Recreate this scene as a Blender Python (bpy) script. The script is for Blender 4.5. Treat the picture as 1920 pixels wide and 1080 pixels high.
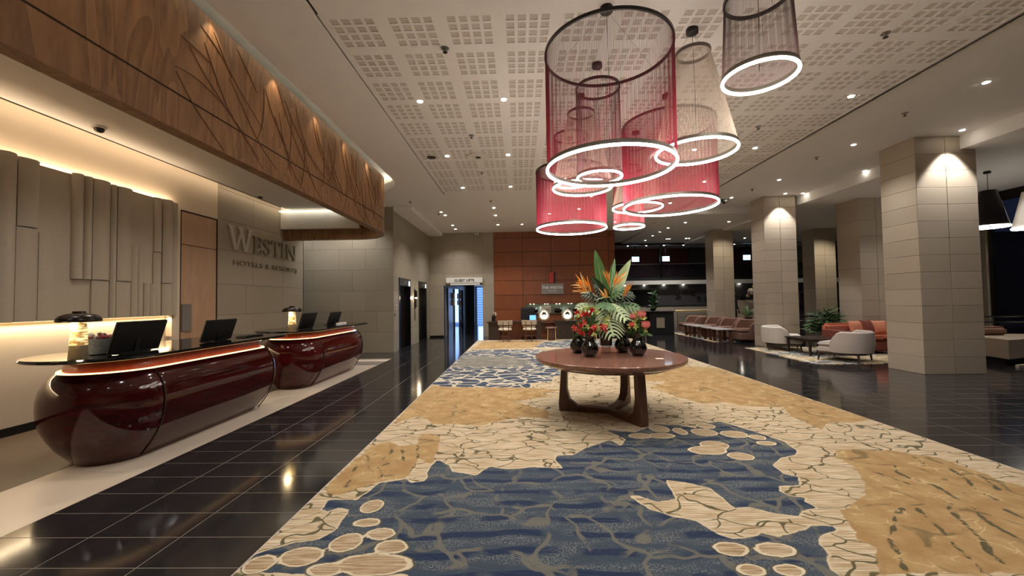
import bpy, bmesh, math, random
import numpy as np
from mathutils import Vector, Matrix, Euler
random.seed(7); R=math.radians; PI=math.pi
for o in list(bpy.data.objects): bpy.data.objects.remove(o)
C=bpy.context.scene.collection
scn=bpy.context.scene
# ---------------------------------------------------------------- camera
cam_d=bpy.data.cameras.new('camera'); cam=bpy.data.objects.new('camera',cam_d); C.objects.link(cam)
def cam_matrix(yaw,pitch,roll,h):
    cy,sy,cp,sp,cr,sr=math.cos(yaw),math.sin(yaw),math.cos(pitch),math.sin(pitch),math.cos(roll),math.sin(roll)
    fw=Vector((-sy*cp,cy*cp,sp)); r0=Vector((cy,sy,0)); u0=r0.cross(fw)
    r=cr*r0+sr*u0; u=-sr*r0+cr*u0
    return Matrix(((r.x,u.x,-fw.x,0),(r.y,u.y,-fw.y,0),(r.z,u.z,-fw.z,h),(0,0,0,1)))
cam.matrix_world=cam_matrix(0.0181914,0.0309084,-0.0147704,1.5)
cam_d.sensor_width=36; cam_d.lens=753.8/1920*36; cam_d.clip_start=.05; cam_d.clip_end=300
scn.camera=cam
# ---------------------------------------------------------------- world, view
w=bpy.data.worlds.new('night'); scn.world=w; w.use_nodes=True
w.node_tree.nodes['Background'].inputs[0].default_value=(.012,.018,.045,1); w.node_tree.nodes['Background'].inputs[1].default_value=.35
vs=scn.view_settings; vs.view_transform='Standard'; vs.look='None'; vs.gamma=1; vs.use_curve_mapping=False; vs.exposure=0.76
scn.cycles.use_denoising=True; scn.cycles.max_bounces=6; scn.cycles.diffuse_bounces=4; scn.cycles.glossy_bounces=3
scn.cycles.transmission_bounces=4; scn.cycles.transparent_max_bounces=6; scn.cycles.caustics_reflective=False; scn.cycles.caustics_refractive=False
scn.cycles.sample_clamp_indirect=4; scn.cycles.use_adaptive_sampling=True; scn.cycles.adaptive_threshold=.03
SPOT_W=80; LED_RING=26.0
def spot(loc,watt=None,size=115,blend=.8,col=(1,.965,.93),rad=.05,aim=(0,0,-1),parent=None):
    l=bpy.data.lights.new('lamp_light','SPOT'); l.energy=watt or SPOT_W; l.spot_size=R(size); l.spot_blend=blend; l.color=col; l.shadow_soft_size=rad
    o=bpy.data.objects.new('lamp_light',l); C.objects.link(o); o.location=loc
    o.rotation_euler=Vector(aim).to_track_quat('-Z','Y').to_euler()
    if parent: o.location=Vector(loc)-ORG.get(parent.name,Vector((0,0,0))); o.parent=parent
    return o
def strip(a,b,width,watt,col,aim):
    a=Vector(a);b=Vector(b)
    l=bpy.data.lights.new('led_strip_light','AREA'); l.shape='RECTANGLE'; l.size=(b-a).length; l.size_y=width; l.energy=watt; l.color=col
    o=bpy.data.objects.new('led_strip_light',l); C.objects.link(o); o.location=(a+b)/2
    z=-Vector(aim).normalized(); x=(b-a).normalized(); y=z.cross(x).normalized(); x=y.cross(z)
    o.rotation_euler=Matrix((x,y,z)).transposed().to_euler(); return o
WARM=(1,.78,.54); WHITE=(1,.93,.82)
strip((-5.95,2.0,3.22),(-5.95,6.78,3.22),.03,15,WARM,(.12,0,1))      # behind the relief panel, upward
strip((-5.93,2.0,1.30),(-5.93,6.78,1.30),.03,13,(1,.80,.52),(.1,0,-1)) # under it, downward
strip((-5.78,2.0,3.90),(-5.78,10.2,3.90),.03,5,WARM,(-1,0,-.2))      # ceiling cove over the reception wall
strip((-5.9,9.83,3.78),(-4.4,9.83,3.78),.03,.3,(1,.97,.88),(0,1,-.5))
# ---------------------------------------------------------------- material helpers
def srgb(r,g,b):
    f=lambda v:(v/255/12.92) if v<=10 else ((v/255+.055)/1.055)**2.4
    return (f(r),f(g),f(b),1)
class NT:
    def __init__(s,name):
        s.m=bpy.data.materials.new(name); s.m.use_nodes=True; s.t=s.m.node_tree; s.b=s.t.nodes['Principled BSDF']
    def n(s,typ,**k):
        x=s.t.nodes.new(typ)
        for a,v in k.items(): setattr(x,a,v)
        return x
    def put(s,sock,v):
        if hasattr(v,'is_linked') or isinstance(v,bpy.types.NodeSocket): s.t.links.new(v,sock)
        else: sock.default_value=v
    def math(s,op,a,b=0.,c=None,clamp=False):
        x=s.n('ShaderNodeMath',operation=op,use_clamp=clamp); s.put(x.inputs[0],a); s.put(x.inputs[1],b)
        if c is not None: s.put(x.inputs[2],c)
        return x.outputs[0]
    def mix(s,f,a,b,blend='MIX'):
        x=s.n('ShaderNodeMix',data_type='RGBA',blend_type=blend); s.put(x.inputs[0],f); s.put(x.inputs[6],a); s.put(x.inputs[7],b); return x.outputs[2]
    def step(s,v,lo,hi):   # smooth 0..1
        x=s.n('ShaderNodeMapRange',interpolation_type='SMOOTHSTEP'); s.put(x.inputs[0],v); x.inputs[1].default_value=lo; x.inputs[2].default_value=hi; return x.outputs[0]
    def obj(s,scale=(1,1,1),rot=(0,0,0),loc=(0,0,0),kind='Object'):
        tc=s.n('ShaderNodeTexCoord'); mp=s.n('ShaderNodeMapping'); s.t.links.new(tc.outputs[kind],mp.inputs[0]); mp.inputs['Scale'].default_value=scale; mp.inputs['Rotation'].default_value=rot; mp.inputs['Location'].default_value=loc; return mp.outputs[0]
    def world(s,scale=(1,1,1)):
        g=s.n('ShaderNodeNewGeometry'); mp=s.n('ShaderNodeMapping'); s.t.links.new(g.outputs['Position'],mp.inputs[0]); mp.inputs['Scale'].default_value=scale; return mp.outputs[0]
    def noise(s,vec,scale,detail=3,rough=.5,dist=0):
        x=s.n('ShaderNodeTexNoise'); s.t.links.new(vec,x.inputs['Vector']); x.inputs['Scale'].default_value=scale; x.inputs['Detail'].default_value=detail; x.inputs['Roughness'].default_value=rough; x.inputs['Distortion'].default_value=dist; return x.outputs[0]
    def voro(s,vec,scale,feature='DISTANCE_TO_EDGE'):
        x=s.n('ShaderNodeTexVoronoi',feature=feature); s.t.links.new(vec,x.inputs['Vector']); x.inputs['Scale'].default_value=scale; return x
    def bump(s,h,strength=.2,dist=.01):
        x=s.n('ShaderNodeBump'); x.inputs['Strength'].default_value=strength; x.inputs['Distance'].default_value=dist; s.t.links.new(h,x.inputs['Height']); s.t.links.new(x.outputs[0],s.b.inputs['Normal'])
    def set(s,**k):
        for a,v in k.items(): s.put(s.b.inputs[a.replace('_',' ')],v)
        return s.m
def plain(name,rgb,rough=.5,metal=0,var=.06,scale=8,spec=None,coat=0):
    n=NT(name); v=n.noise(n.obj(),scale,3)
    c=srgb(*rgb); k=n.mix(v,tuple(x*(1-var*1.5) for x in c[:3])+(1,),tuple(min(1,x*(1+var*1.5)) for x in c[:3])+(1,))
    n.set(Base_Color=k,Roughness=rough,Metallic=metal)
    if spec is not None: n.set(Specular_IOR_Level=spec)
    if coat: n.set(Coat_Weight=coat,Coat_Roughness=.04)
    return n.m
def emit(name,rgb,strength,base=(255,255,255)):
    n=NT(name); n.set(Base_Color=srgb(*base),Emission_Color=srgb(*rgb),Emission_Strength=strength,Roughness=.6); return n.m
def stone(name,rgb,var=.10,rough=.45,spec=.35):
    n=NT(name); p=n.world(); a=n.noise(p,1.3,4,.6); b=n.noise(n.world((1,1,3)),9,4,.65)
    oi=n.n('ShaderNodeObjectInfo'); c=srgb(*rgb)
    dk=tuple(x*(1-var*1.6) for x in c[:3])+(1,); lt=tuple(x*(1+var*1.3) for x in c[:3])+(1,)
    k=n.mix(n.math('ADD',n.math('MULTIPLY',a,.6),n.math('MULTIPLY',b,.4)),dk,lt)
    k2=n.mix(.5,k,n.mix(oi.outputs['Random'],dk,lt)); n.bump(b,.12,.004); n.set(Base_Color=k2,Roughness=rough,Specular_IOR_Level=spec); return n.m
def wood(name,dark,light,stretch=(9,9,.7),scale=3,rough=.4,rings=True,rnd=.25,coat=0,spec=.5):
    n=NT(name); p=n.world(stretch); a=n.noise(p,scale,5,.6,1.2); fine=n.noise(n.world(tuple(s*6 for s in stretch)),scale,2)
    f=a
    if rings:
        f=n.math('FRACT',n.math('MULTIPLY',n.noise(n.world(tuple(s*.35 for s in stretch)),scale,2,.5,.6),9))
        f=n.math('ADD',n.math('MULTIPLY',f,.35),n.math('MULTIPLY',a,.65))
    f=n.math('ADD',n.math('MULTIPLY',f,.75),n.math('MULTIPLY',fine,.25))
    oi=n.n('ShaderNodeObjectInfo'); f=n.math('ADD',f,n.math('MULTIPLY',n.math('SUBTRACT',oi.outputs['Random'],.5),rnd),clamp=True)
    n.set(Base_Color=n.mix(n.step(f,.2,.8),srgb(*dark),srgb(*light)),Roughness=rough,Specular_IOR_Level=spec)
    if coat: n.set(Coat_Weight=coat,Coat_Roughness=.05)
    n.bump(fine,.08,.002); return n.m
M={}
M['plaster']=plain('white_plaster',(232,229,226),.8,var=.02,scale=3)
M['wallwarm']=plain('cream_wall_paint',(214,198,176),.75,var=.02,scale=2)
M['relief']=plain('taupe_relief_plaster',(176,165,148),.8,var=.05,scale=30)
M['stone']=stone('beige_sandstone',(162,150,132))
M['stone2']=stone('grey_beige_sandstone',(152,142,124))
M['stonecol']=stone('column_sandstone',(176,162,144),var=.09)
M['grout']=plain('dark_joint',(60,55,48),.8)
M['groutl']=plain('pale_grout',(122,110,100),.7)
M['lime']=stone('pale_limestone',(214,198,178),var=.05,rough=.3,spec=.5)
M['brownfloor']=stone('taupe_floor_stone',(104,90,78),var=.06,rough=.3)
def granite():
    n=NT('black_granite'); v=n.noise(n.world(),60,3); r=n.noise(n.world((1,1,1)),1.2,3)
    n.set(Base_Color=n.mix(v,srgb(20,20,22),srgb(46,44,46)),Roughness=n.math('MULTIPLY_ADD',r,.07,.07),Specular_IOR_Level=.6)
    n.bump(n.noise(n.world(),5,1),.02,.003); return n.m
M['granite']=granite()
M['fascia']=wood('oak_veneer',(104,72,46),(156,114,76),stretch=(3,3,.55),scale=2.6,rough=.5,rnd=.1)
M['darkgroove']=plain('dark_groove',(44,24,16),.6)
M['branch']=plain('carved_brown_line',(104,66,40),.6)
M['cherry']=wood('cherry_panel',(120,62,32),(150,84,46),stretch=(8,8,.8),scale=3,rough=.38,rings=False,rnd=.14)
M['door']=wood('pale_maple',(168,134,106),(190,156,128),stretch=(5,5,.6),scale=2,rough=.5,rings=False)
M['table']=wood('walnut_table',(104,68,56),(150,106,90),stretch=(3,9,3),scale=2.2,rough=.22,rings=True,coat=.5)
M['tableleg']=wood('walnut_leg',(70,42,32),(104,68,52),stretch=(6,6,1.4),scale=3,rough=.4,rings=False)
M['darkwood']=wood('dark_wenge',(40,28,22),(66,48,38),stretch=(6,6,1),scale=3,rough=.35,rings=False)
M['lacq']=wood('burgundy_lacquer',(46,9,10),(82,18,17),stretch=(1,1,6),scale=2,rough=.09,rings=False,coat=.25,spec=.4)
M['burl']=wood('red_burl_band',(150,58,36),(196,92,58),stretch=(4,4,4),scale=3,rough=.3,rings=False,coat=.3)
M['blacktop']=plain('black_glass_top',(10,11,12),.06,spec=.7)
M['black']=plain('black_satin',(16,16,18),.3)
M['blackmatt']=plain('black_matt',(12,12,13),.6)
M['blackgloss']=plain('black_gloss_glass',(5,5,7),.05,spec=.8,coat=.6)
M['bronze']=plain('dark_bronze',(34,27,22),.3,metal=.6)
M['steel']=plain('brushed_steel',(150,148,145),.3,metal=1)
M['darksteel']=plain('dark_steel',(52,50,52),.28,metal=.85)
M['gold']=plain('brass_rail',(236,208,146),.4,metal=.1)
M['chrome']=plain('chrome',(210,210,210),.12,metal=1)
M['lens']=emit('downlight_lens',(255,246,226),26)
M['lens2']=emit('niche_spot_lens',(255,236,200),12)
M['led']=emit('led_ring',(255,247,232),LED_RING)
M['ledcove2']=emit('white_cove_led',(255,246,224),9)
M['eggglow']=emit('egg_glow',(255,240,190),1.5)
M['dimpanel']=emit('dim_indicator',(210,225,230),.5)
M['ledwarm']=emit('warm_led_line',(255,214,140),2.6)
M['ledcool']=emit('cove_led_line',(255,244,214),1.3)
M['ledcove']=emit('warm_cove_line',(255,214,150),3)
M['screen']=emit('blue_screen',(90,150,255),1.6,(40,60,90))
M['screen2']=emit('pale_screen',(170,215,235),1.6)
M['daylight']=emit('blue_lit_shutter',(110,160,255),.75)
M['cream']=plain('cream_upholstery',(205,196,186),.85,var=.05,scale=60)
M['greyfab']=plain('warm_grey_upholstery',(190,178,170),.85,var=.05,scale=60)
M['brownfab']=plain('brown_upholstery',(128,94,80),.8,var=.08,scale=20)
M['coral']=plain('coral_upholstery',(176,98,70),.8,var=.08,scale=20)
M['coralred']=plain('red_brown_upholstery',(120,58,44),.8,var=.08,scale=20)
M['coralcush']=plain('salmon_cushion',(206,134,104),.8,var=.08,scale=20)
M['stoolfab']=plain('ivory_seat',(226,216,196),.8)
M['taupefab']=plain('taupe_backrest',(176,160,136),.8)
M['marble']=plain('white_marble',(206,202,200),.25,var=.08,scale=5)
M['white']=plain('white_paint',(225,222,214),.5)
M['signgrey']=plain('sign_grey',(138,132,128),.35,metal=.3)
M['signwhite']=plain('sign_white_letter',(240,240,238),.5)
M['letterdark']=plain('brushed_dark_letter',(132,124,108),.4,metal=.3)
M['letterlight']=plain('brushed_light_letter',(196,190,178),.4,metal=.2)
M['red']=plain('red_enamel',(190,26,22),.35)
M['navy']=plain('navy_cloth',(16,18,34),.8)
M['skin']=plain('skin',(120,78,58),.5)
M['leafd']=plain('dark_leaf',(30,52,30),.4,var=.3,scale=9)
M['leaf']=plain('mid_leaf',(74,112,62),.4,var=.35,scale=9)
M['leafp']=plain('pale_leaf',(166,184,142),.45,var=.25,scale=12)
M['stem']=plain('green_stem',(84,110,60),.5)
M['orange']=plain('orange_petal',(246,156,62),.5,var=.15)
M['cpetal']=plain('cream_petal',(240,205,150),.5,var=.15)
M['redp']=plain('red_petal',(190,36,40),.5,var=.3,scale=20)
M['coralp']=plain('coral_petal',(226,96,84),.5,var=.25,scale=20)
M['pinkp']=plain('pink_rose_petal',(236,130,128),.5,var=.2,scale=20)
M['yellowg']=plain('yellow_green_bud',(176,184,104),.5,var=.25,scale=20)
M['basket']=plain('grey_woven_basket',(150,154,156),.8,var=.3,scale=40)
M['niche']=plain('pale_green_glass',(150,170,156),.3,var=.06)
M['darkpanel']=plain('charcoal_wall_panel',(62,60,62),.6)
M['darkred']=plain('dark_red_wall',(92,36,28),.6)
M['darkglass']=plain('dark_window_void',(12,12,14),.2)
M['onyx_off']=plain('lamp_body_base',(120,104,76),.5,var=.5,scale=10)
def onyx():
    n=NT('lit_onyx'); z=n.noise(n.obj((3,3,22)),2.2,5,.7,1.2); m=n.mix(n.step(z,.42,.60),srgb(120,84,40),srgb(255,228,160))
    n.set(Base_Color=m,Emission_Color=m,Emission_Strength=.75,Roughness=.4); return n.m
M['onyx']=onyx()
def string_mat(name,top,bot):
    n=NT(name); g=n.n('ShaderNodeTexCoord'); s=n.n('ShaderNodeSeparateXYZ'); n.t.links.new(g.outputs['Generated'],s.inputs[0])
    n.set(Base_Color=n.mix(s.outputs[2],srgb(*bot),srgb(*top)),Roughness=.35,Specular_IOR_Level=.4); return n.m  # ring glow painted into the colour: strings get paler towards the bottom ring
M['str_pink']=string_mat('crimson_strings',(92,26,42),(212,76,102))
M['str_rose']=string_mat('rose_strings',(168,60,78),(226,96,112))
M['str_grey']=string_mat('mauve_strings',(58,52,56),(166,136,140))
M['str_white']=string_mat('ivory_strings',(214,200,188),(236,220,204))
M['frame']=plain('dark_ring_frame',(30,26,26),.35,metal=.4)
M['frameb']=plain('taupe_ring_channel',(96,88,80),.4,metal=.3)
def glassm(name,tint=(1,1,1),rough=0.02,alpha=.12):
    n=NT(name); n.set(Base_Color=(.02,.02,.03,1),Roughness=rough,Alpha=alpha,Specular_IOR_Level=.7); return n.m
M['glass']=glassm('clear_glass',alpha=.15)
M['glassd']=glassm('smoked_glass',alpha=.45)
def perf():
    n=NT('perforated_square'); t=n.obj(); s=n.n('ShaderNodeSeparateXYZ'); n.t.links.new(t,s.inputs[0])
    k=n.step(n.math('ABSOLUTE',n.math('SUBTRACT',n.math('FRACT',n.math('MULTIPLY',s.outputs[1],62)),.5)),.18,.3)
    n.set(Base_Color=n.mix(k,srgb(166,158,151),srgb(226,218,210)),Roughness=.85); return n.m
M['perf']=perf()
# ---------------------------------------------------------------- mesh helpers
ORG={}
def thing(name,label,cat,loc=(0,0,0),group=None,rot=0):
    o=bpy.data.objects.new(name,None); C.objects.link(o); o.location=loc; o.rotation_euler=(0,0,rot); o.empty_display_size=.1
    o['label']=label; o['category']=cat
    if group: o['group']=group
    ORG[o.name]=Vector(loc); return o
def tag(o,label,cat,group=None,kind=None):
    o['label']=label; o['category']=cat
    if group: o['group']=group
    if kind: o['kind']=kind
    return o
def struct(o): o['kind']='structure'; return o
class MB:
    def __init__(s): s.v=[]; s.f=[]; s.mi=[]; s.cur=0
    def add(s,vs,fs):
        b=len(s.v); s.v+= [tuple(v) for v in vs]; s.f+=[tuple(b+i for i in f) for f in fs]; s.mi+=[s.cur]*len(fs); return s
    def box(s,x0,y0,z0,x1,y1,z1):
        x0,x1=sorted((x0,x1)); y0,y1=sorted((y0,y1)); z0,z1=sorted((z0,z1))
        return s.add([(x0,y0,z0),(x1,y0,z0),(x1,y1,z0),(x0,y1,z0),(x0,y0,z1),(x1,y0,z1),(x1,y1,z1),(x0,y1,z1)],[(0,3,2,1),(4,5,6,7),(0,1,5,4),(1,2,6,5),(2,3,7,6),(3,0,4,7)])
    def obox(s,a,b,w,h,up=(0,0,1)):   # bar from a to b
        a=Vector(a);b=Vector(b); d=(b-a).normalized(); u=Vector(up); x=d.cross(u)
        if x.length<1e-4: x=d.cross(Vector((1,0,0)))
        x.normalize(); u=x.cross(d); vs=[]
        for p in (a,b):
            for i,j in ((-1,-1),(1,-1),(1,1),(-1,1)): vs.append(p+x*w/2*i+u*h/2*j)
        return s.add(vs,[(0,1,2,3),(7,6,5,4),(0,4,5,1),(1,5,6,2),(2,6,7,3),(3,7,4,0)])
    def prism(s,poly,z0,z1):
        n=len(poly); vs=[(x,y,z0) for x,y in poly]+[(x,y,z1) for x,y in poly]
        return s.add(vs,[tuple(range(n-1,-1,-1)),tuple(range(n,2*n))]+[(i,(i+1)%n,n+(i+1)%n,n+i) for i in range(n)])
    def loft(s,rings,closed=True,cap=(True,True)):
        n=len(rings[0]); vs=[p for r in rings for p in r]; fs=[]
        m=n if closed else n-1
        for k in range(len(rings)-1):
            for i in range(m): fs.append((k*n+i,k*n+(i+1)%n,(k+1)*n+(i+1)%n,(k+1)*n+i))
        if cap[0]: fs.append(tuple(range(n-1,-1,-1)))
        if cap[1]: fs.append(tuple(range((len(rings)-1)*n,len(rings)*n)))
        return s.add(vs,fs)
    def lathe(s,prof,n=24,c=(0,0,0),cap=(True,True)):
        return s.loft([[(c[0]+r*math.cos(2*PI*i/n),c[1]+r*math.sin(2*PI*i/n),c[2]+z) for i in range(n)] for r,z in prof],True,cap)
    def tube(s,pts,r,n=8,closed=False):
        pts=[Vector(p) for p in pts]; rings=[]; L=len(pts); up=None
        for i,p in enumerate(pts):
            d=(pts[(i+1)%L]-pts[i-1]) if (closed or 0<i<L-1) else (pts[1]-pts[0] if i==0 else pts[-1]-pts[-2])
            d.normalize()
            if up is None:
                up=Vector((0,0,1)) if abs(d.z)<.9 else Vector((1,0,0))
            x=d.cross(up).normalized(); u=x.cross(d); up=u
            rr=r[i] if isinstance(r,(list,tuple)) else r
            rings.append([p+x*rr*math.cos(2*PI*k/n)+u*rr*math.sin(2*PI*k/n) for k in range(n)])
        if closed: rings.append(rings[0]); return s.loft(rings,True,(False,False))
        return s.loft(rings)
    def ring(s,c,r,h,wd,n=64):   # rectangular section ring: outer radius r, width wd, height h, c = centre of its underside
        x,y,z=c; P=[(r,0),(r,h),(r-wd,h),(r-wd,0)]
        rings=[[(x+a*math.cos(t),y+a*math.sin(t),z+b) for a,b in P] for t in [2*PI*i/n for i in range(n)]]
        rings.append(rings[0]); return s.loft(rings,True,(False,False))
    def sphere(s,c,r,n=16,m=10,sz=1):
        return s.lathe([(r*math.sin(PI*(k+.02)/(m+.04)),-r*sz*math.cos(PI*(k+.02)/(m+.04))) for k in range(m+1)],n,c)
    def mesh(s,name,mats,smooth=False):
        me=bpy.data.meshes.new(name); me.from_pydata(s.v,[],s.f)
        for m in (mats if isinstance(mats,(list,tuple)) else [mats]): me.materials.append(M[m] if isinstance(m,str) else m)
        if any(s.mi): me.polygons.foreach_set('material_index',s.mi)
        if smooth: me.polygons.foreach_set('use_smooth',[True]*len(me.polygons)); 
        me.update(); return me
    def done(s,name,mats,parent=None,smooth=False,bevel=0,seg=2,loc=None):
        off=Vector((0,0,0))
        if parent is not None: off=ORG.get(parent.name,off)
        base=Vector(loc) if loc else (off if parent is not None else Vector((0,0,0)))
        if base.length>0: s.v=[(v[0]-base.x,v[1]-base.y,v[2]-base.z) for v in s.v]
        me=s.mesh(name,mats,smooth)
        bm=bmesh.new(); bm.from_mesh(me); bmesh.ops.recalc_face_normals(bm,faces=bm.faces)
        if bevel: bmesh.ops.bevel(bm,geom=[e for e in bm.edges if len(e.link_faces)==2 and e.calc_face_angle(0)>.5],offset=bevel,segments=seg,affect='EDGES',clamp_overlap=True)
        bm.to_mesh(me); bm.free()
        o=bpy.data.objects.new(name,me); C.objects.link(o)
        if parent is not None: o.parent=parent; o.location=base-off
        else: o.location=base
        ORG[o.name]=base
        if smooth: sharp(me)
        return o
def sharp(me,ang=40):
    try: me.set_sharp_from_angle(angle=R(ang))
    except Exception: pass
def copy_tree(o,parent=None):
    c=o.copy(); C.objects.link(c); c.parent=parent
    for ch in list(o.children): copy_tree(ch,c)
    ORG[c.name]=ORG.get(o.name,Vector()); return c
def text(name,body,size,loc,rot,mat,parent=None,ext=.004,align='CENTER',width=1.0,bold=0):
    cu=bpy.data.curves.new(name,'FONT'); cu.body=body; cu.size=size; cu.extrude=ext; cu.align_x=align; cu.offset=bold; cu.space_character=1.0
    t=bpy.data.objects.new('t',cu); C.objects.link(t); dg=bpy.context.evaluated_depsgraph_get(); dg.update()
    me=bpy.data.meshes.new_from_object(t.evaluated_get(dg)); bpy.data.objects.remove(t)
    me.name=name; me.materials.clear(); me.materials.append(M[mat])
    o=bpy.data.objects.new(name,me); C.objects.link(o); o.rotation_euler=rot; o.scale=(width,1,1)
    off=ORG.get(parent.name,Vector()) if parent is not None else Vector()
    o.location=Vector(loc)-off
    if parent is not None: o.parent=parent
    return o
def split_letters(o):    # one object per loose piece
    me=o.data; n=len(me.vertices); par=list(range(n))
    def f(i):
        while par[i]!=i: par[i]=par[par[i]]; i=par[i]
        return i
    for e in me.edges: par[f(e.vertices[0])]=f(e.vertices[1])
    G_={}
    for p in me.polygons: G_.setdefault(f(p.vertices[0]),[]).append(p)
    for ps in G_.values():
        ids=sorted({v for p in ps for v in p.vertices}); mp={v:i for i,v in enumerate(ids)}
        m2=bpy.data.meshes.new('letter'); m2.from_pydata([me.vertices[v].co for v in ids],[],[[mp[v] for v in p.vertices] for p in ps]); m2.materials.append(me.materials[0])
        q=bpy.data.objects.new('letter',m2); C.objects.link(q); q.parent=o.parent; q.location=o.location; q.rotation_euler=o.rotation_euler; q.scale=o.scale
    bpy.data.objects.remove(o)
def frange(a,b,n): return [a+(b-a)*i/(n-1) for i in range(n)]
# ================================================================ SETTING
# ---- floor: base slab (grout), granite tiles, limestone strip
fl=struct(MB().box(-8,-4.5,-.12,18,26,-.0008).done('floor','groutl'))
def tile_mesh(w,d,name='floor_tile',mat='granite',h=.02,b=.0015):
    m=MB().box(-w/2,-d/2,-h,w/2,d/2,0); return m.mesh(name,mat)
G=.007
t1=tile_mesh(.6-G,.3-G)
def put(me,name,loc,parent,rot=0,scale=None):
    o=bpy.data.objects.new(name,me); C.objects.link(o); o.parent=parent; o.location=Vector(loc)-ORG.get(parent.name,Vector()); o.rotation_euler=(0,0,rot)
    if scale: o.scale=scale
    return o
YR0=2.31-1.5
rest=MB()
n_ind=0
for j in range(-4,82):
    y0=YR0+.3*j
    for cx in (-3.12,-2.52,-1.92):
        if y0<9.9 and y0>.5: put(t1,'floor_tile',(cx,y0+.15,0),fl); n_ind+=1
        else: rest.box(cx-.298,y0+G/2,-.02,cx+.298,y0+.3-G/2,0)
    for k in range(23):
        cx=4.5+.6*k
        if cx>17.5: continue
        if k<8 and 2.6<y0<8.9 and not(cx>7.3 and 7.5<y0<8.6): put(t1,'floor_tile',(cx,y0+.15,0),fl); n_ind+=1
        else: rest.box(cx-.298,y0+G/2,-.02,cx+.298,y0+.3-G/2,0)
    if y0>10.6 or y0<-5:
        for k in range(8):
            cx=-3.72-.6*k
            rest.box(cx-.298,y0+G/2,-.02,cx+.298,y0+.3-G/2,0)
    if y0>15.0:
        for k in range(10):
            cx=-1.32+.6*k
            if cx<4.2: rest.box(cx-.298,y0+G/2,-.02,cx+.298,y0+.3-G/2,0)
o=rest.done('distant_floor_tiles','granite',fl); o['kind']='stuff'
MB().box(-1.62,-4.5,-.02,4.2,15.0,-.0004).done('floor_under_carpet','grout',fl)
lm=tile_mesh(.83-.003,1.2-.003,'limestone_slab','lime')
for j in range(13):
    y=-4.2+1.2*j+.02
    if y+.6<10.65: put(lm,'limestone_slab',(-3.835,y,0),fl)
MB().box(-4.25,10.22,-.02,-3.42,10.55,0).done('limestone_slab','lime',fl)
MB().box(-6.6,-4.2,-.02,-4.254,10.55,0).done('staff_floor','brownfloor',fl)
# ---- ceilings
CZ=4.37
def arc(cx,cy,a,b,t0,t1,n=14): return [(cx+a*math.cos(R(t0+(t1-t0)*i/(n-1))),cy+b*math.sin(R(t0+(t1-t0)*i/(n-1)))) for i in range(n)]
cl=struct(MB().box(-8,-4.5,5.0,18.2,26,5.1).done('ceiling','plaster'))
left=[(-1.995,-4.5),(-1.995,10.69),(-1.95,10.69),(-1.95,20.5),(-8,20.5),(-8,10.5)]+[(-4.08,10.5)]+arc(-4.08,9.2,1.16,1.3,90,0,16)+[(-2.92,-4.5)]
MB().prism(left,CZ,CZ+.2).done('ceiling_left_field','plaster',cl)
MB().box(-2.02,-4.5,CZ+.03,-1.93,10.7,CZ+.12).done('shadow_groove','blackmatt',cl)
MB().box(-4.3,-4.5,4.76,-2.6,10.9,4.82).done('cove_lid','white',cl); MB().box(-8,10.1,4.76,-4.3,10.9,4.82).done('cove_lid','white',cl); MB().box(-2.66,-4.5,4.57,-2.6,10.9,4.76).done('cove_side','white',cl); MB().box(-8,10.84,4.57,-2.66,10.9,4.76).done('cove_side','white',cl)
m=MB(); m.tube([(-2.82,-4.4,4.60),(-2.82,9.2,4.60)]+[(x,y,4.60) for x,y in arc(-4.08,9.2,1.26,1.40,5,90,16)]+[(-7.5,10.6,4.60)],.012,6); m.done('led_strip','ledcove2',cl)
PX0=-1.894-.078; PY0=3.95-.078
MB().box(-1.955,-4.5,CZ,5.25,PY0,CZ+.1).done('ceiling_front_field','plaster',cl)
MB().box(-1.955,PY0+6.6,CZ,5.25,20.5,CZ+.1).done('ceiling_back_field','plaster',cl)
MB().box(-1.955,PY0,CZ+.02,5.25,PY0+6.6,CZ+.1).done('ceiling_grid_backing','plaster',cl)
MB().box(PX0+7.2,PY0,CZ,5.25,PY0+6.6,CZ+.02).done('ceiling_margin','plaster',cl)
def perf_panel():
    m=MB(); xs=[-.3]; 
    for i in range(4): a=-.3+.078+.12*i; xs+=[a,a+.084]
    xs.append(.3); n=len(xs)
    for i in range(n-1):
        for j in range(n-1):
            x0,x1,y0,y1=xs[i],xs[i+1],xs[j],xs[j+1]
            if i%2 and j%2:
                m.cur=1; m.add([(x0,y0,.006),(x1,y0,.006),(x1,y1,.006),(x0,y1,.006)],[(0,3,2,1)]); m.cur=0
                m.add([(x0,y0,0),(x1,y0,0),(x1,y1,0),(x0,y1,0),(x0,y0,.006),(x1,y0,.006),(x1,y1,.006),(x0,y1,.006)],[(0,1,5,4),(1,2,6,5),(2,3,7,6),(3,0,4,7)])
            else: m.add([(x0,y0,0),(x1,y0,0),(x1,y1,0),(x0,y1,0)],[(0,3,2,1)])
    return m.mesh('perforated_ceiling_panel',['plaster','perf'])
pp=perf_panel()
for i in range(12):
    for j in range(11): put(pp,'perforated_ceiling_panel',(PX0+.6*i+.3,PY0+.6*j+.3,CZ),cl)
MB().box(5.25,-4.5,4.5,8.4,13.5,4.62).done('ceiling_aisle_field','plaster',cl)
MB().box(5.25,13.5,4.30,8.4,20.6,4.62).done('ceiling_aisle_field','plaster',cl)
MB().box(5.20,-4.5,CZ,5.25,13.5,4.62).done('ceiling_step','plaster',cl)
MB().prism([(8.4,-4.5),(13.1,-4.5),(13.1,11.4),(18,18.9),(18,20.6),(8.4,20.6)],4.24,4.62).done('ceiling_lounge_field','plaster',cl)
MB().box(-3.76,11.96,4.25,-3.2,16.8,4.369).done('ceiling_drop_band','plaster',cl)
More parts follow.
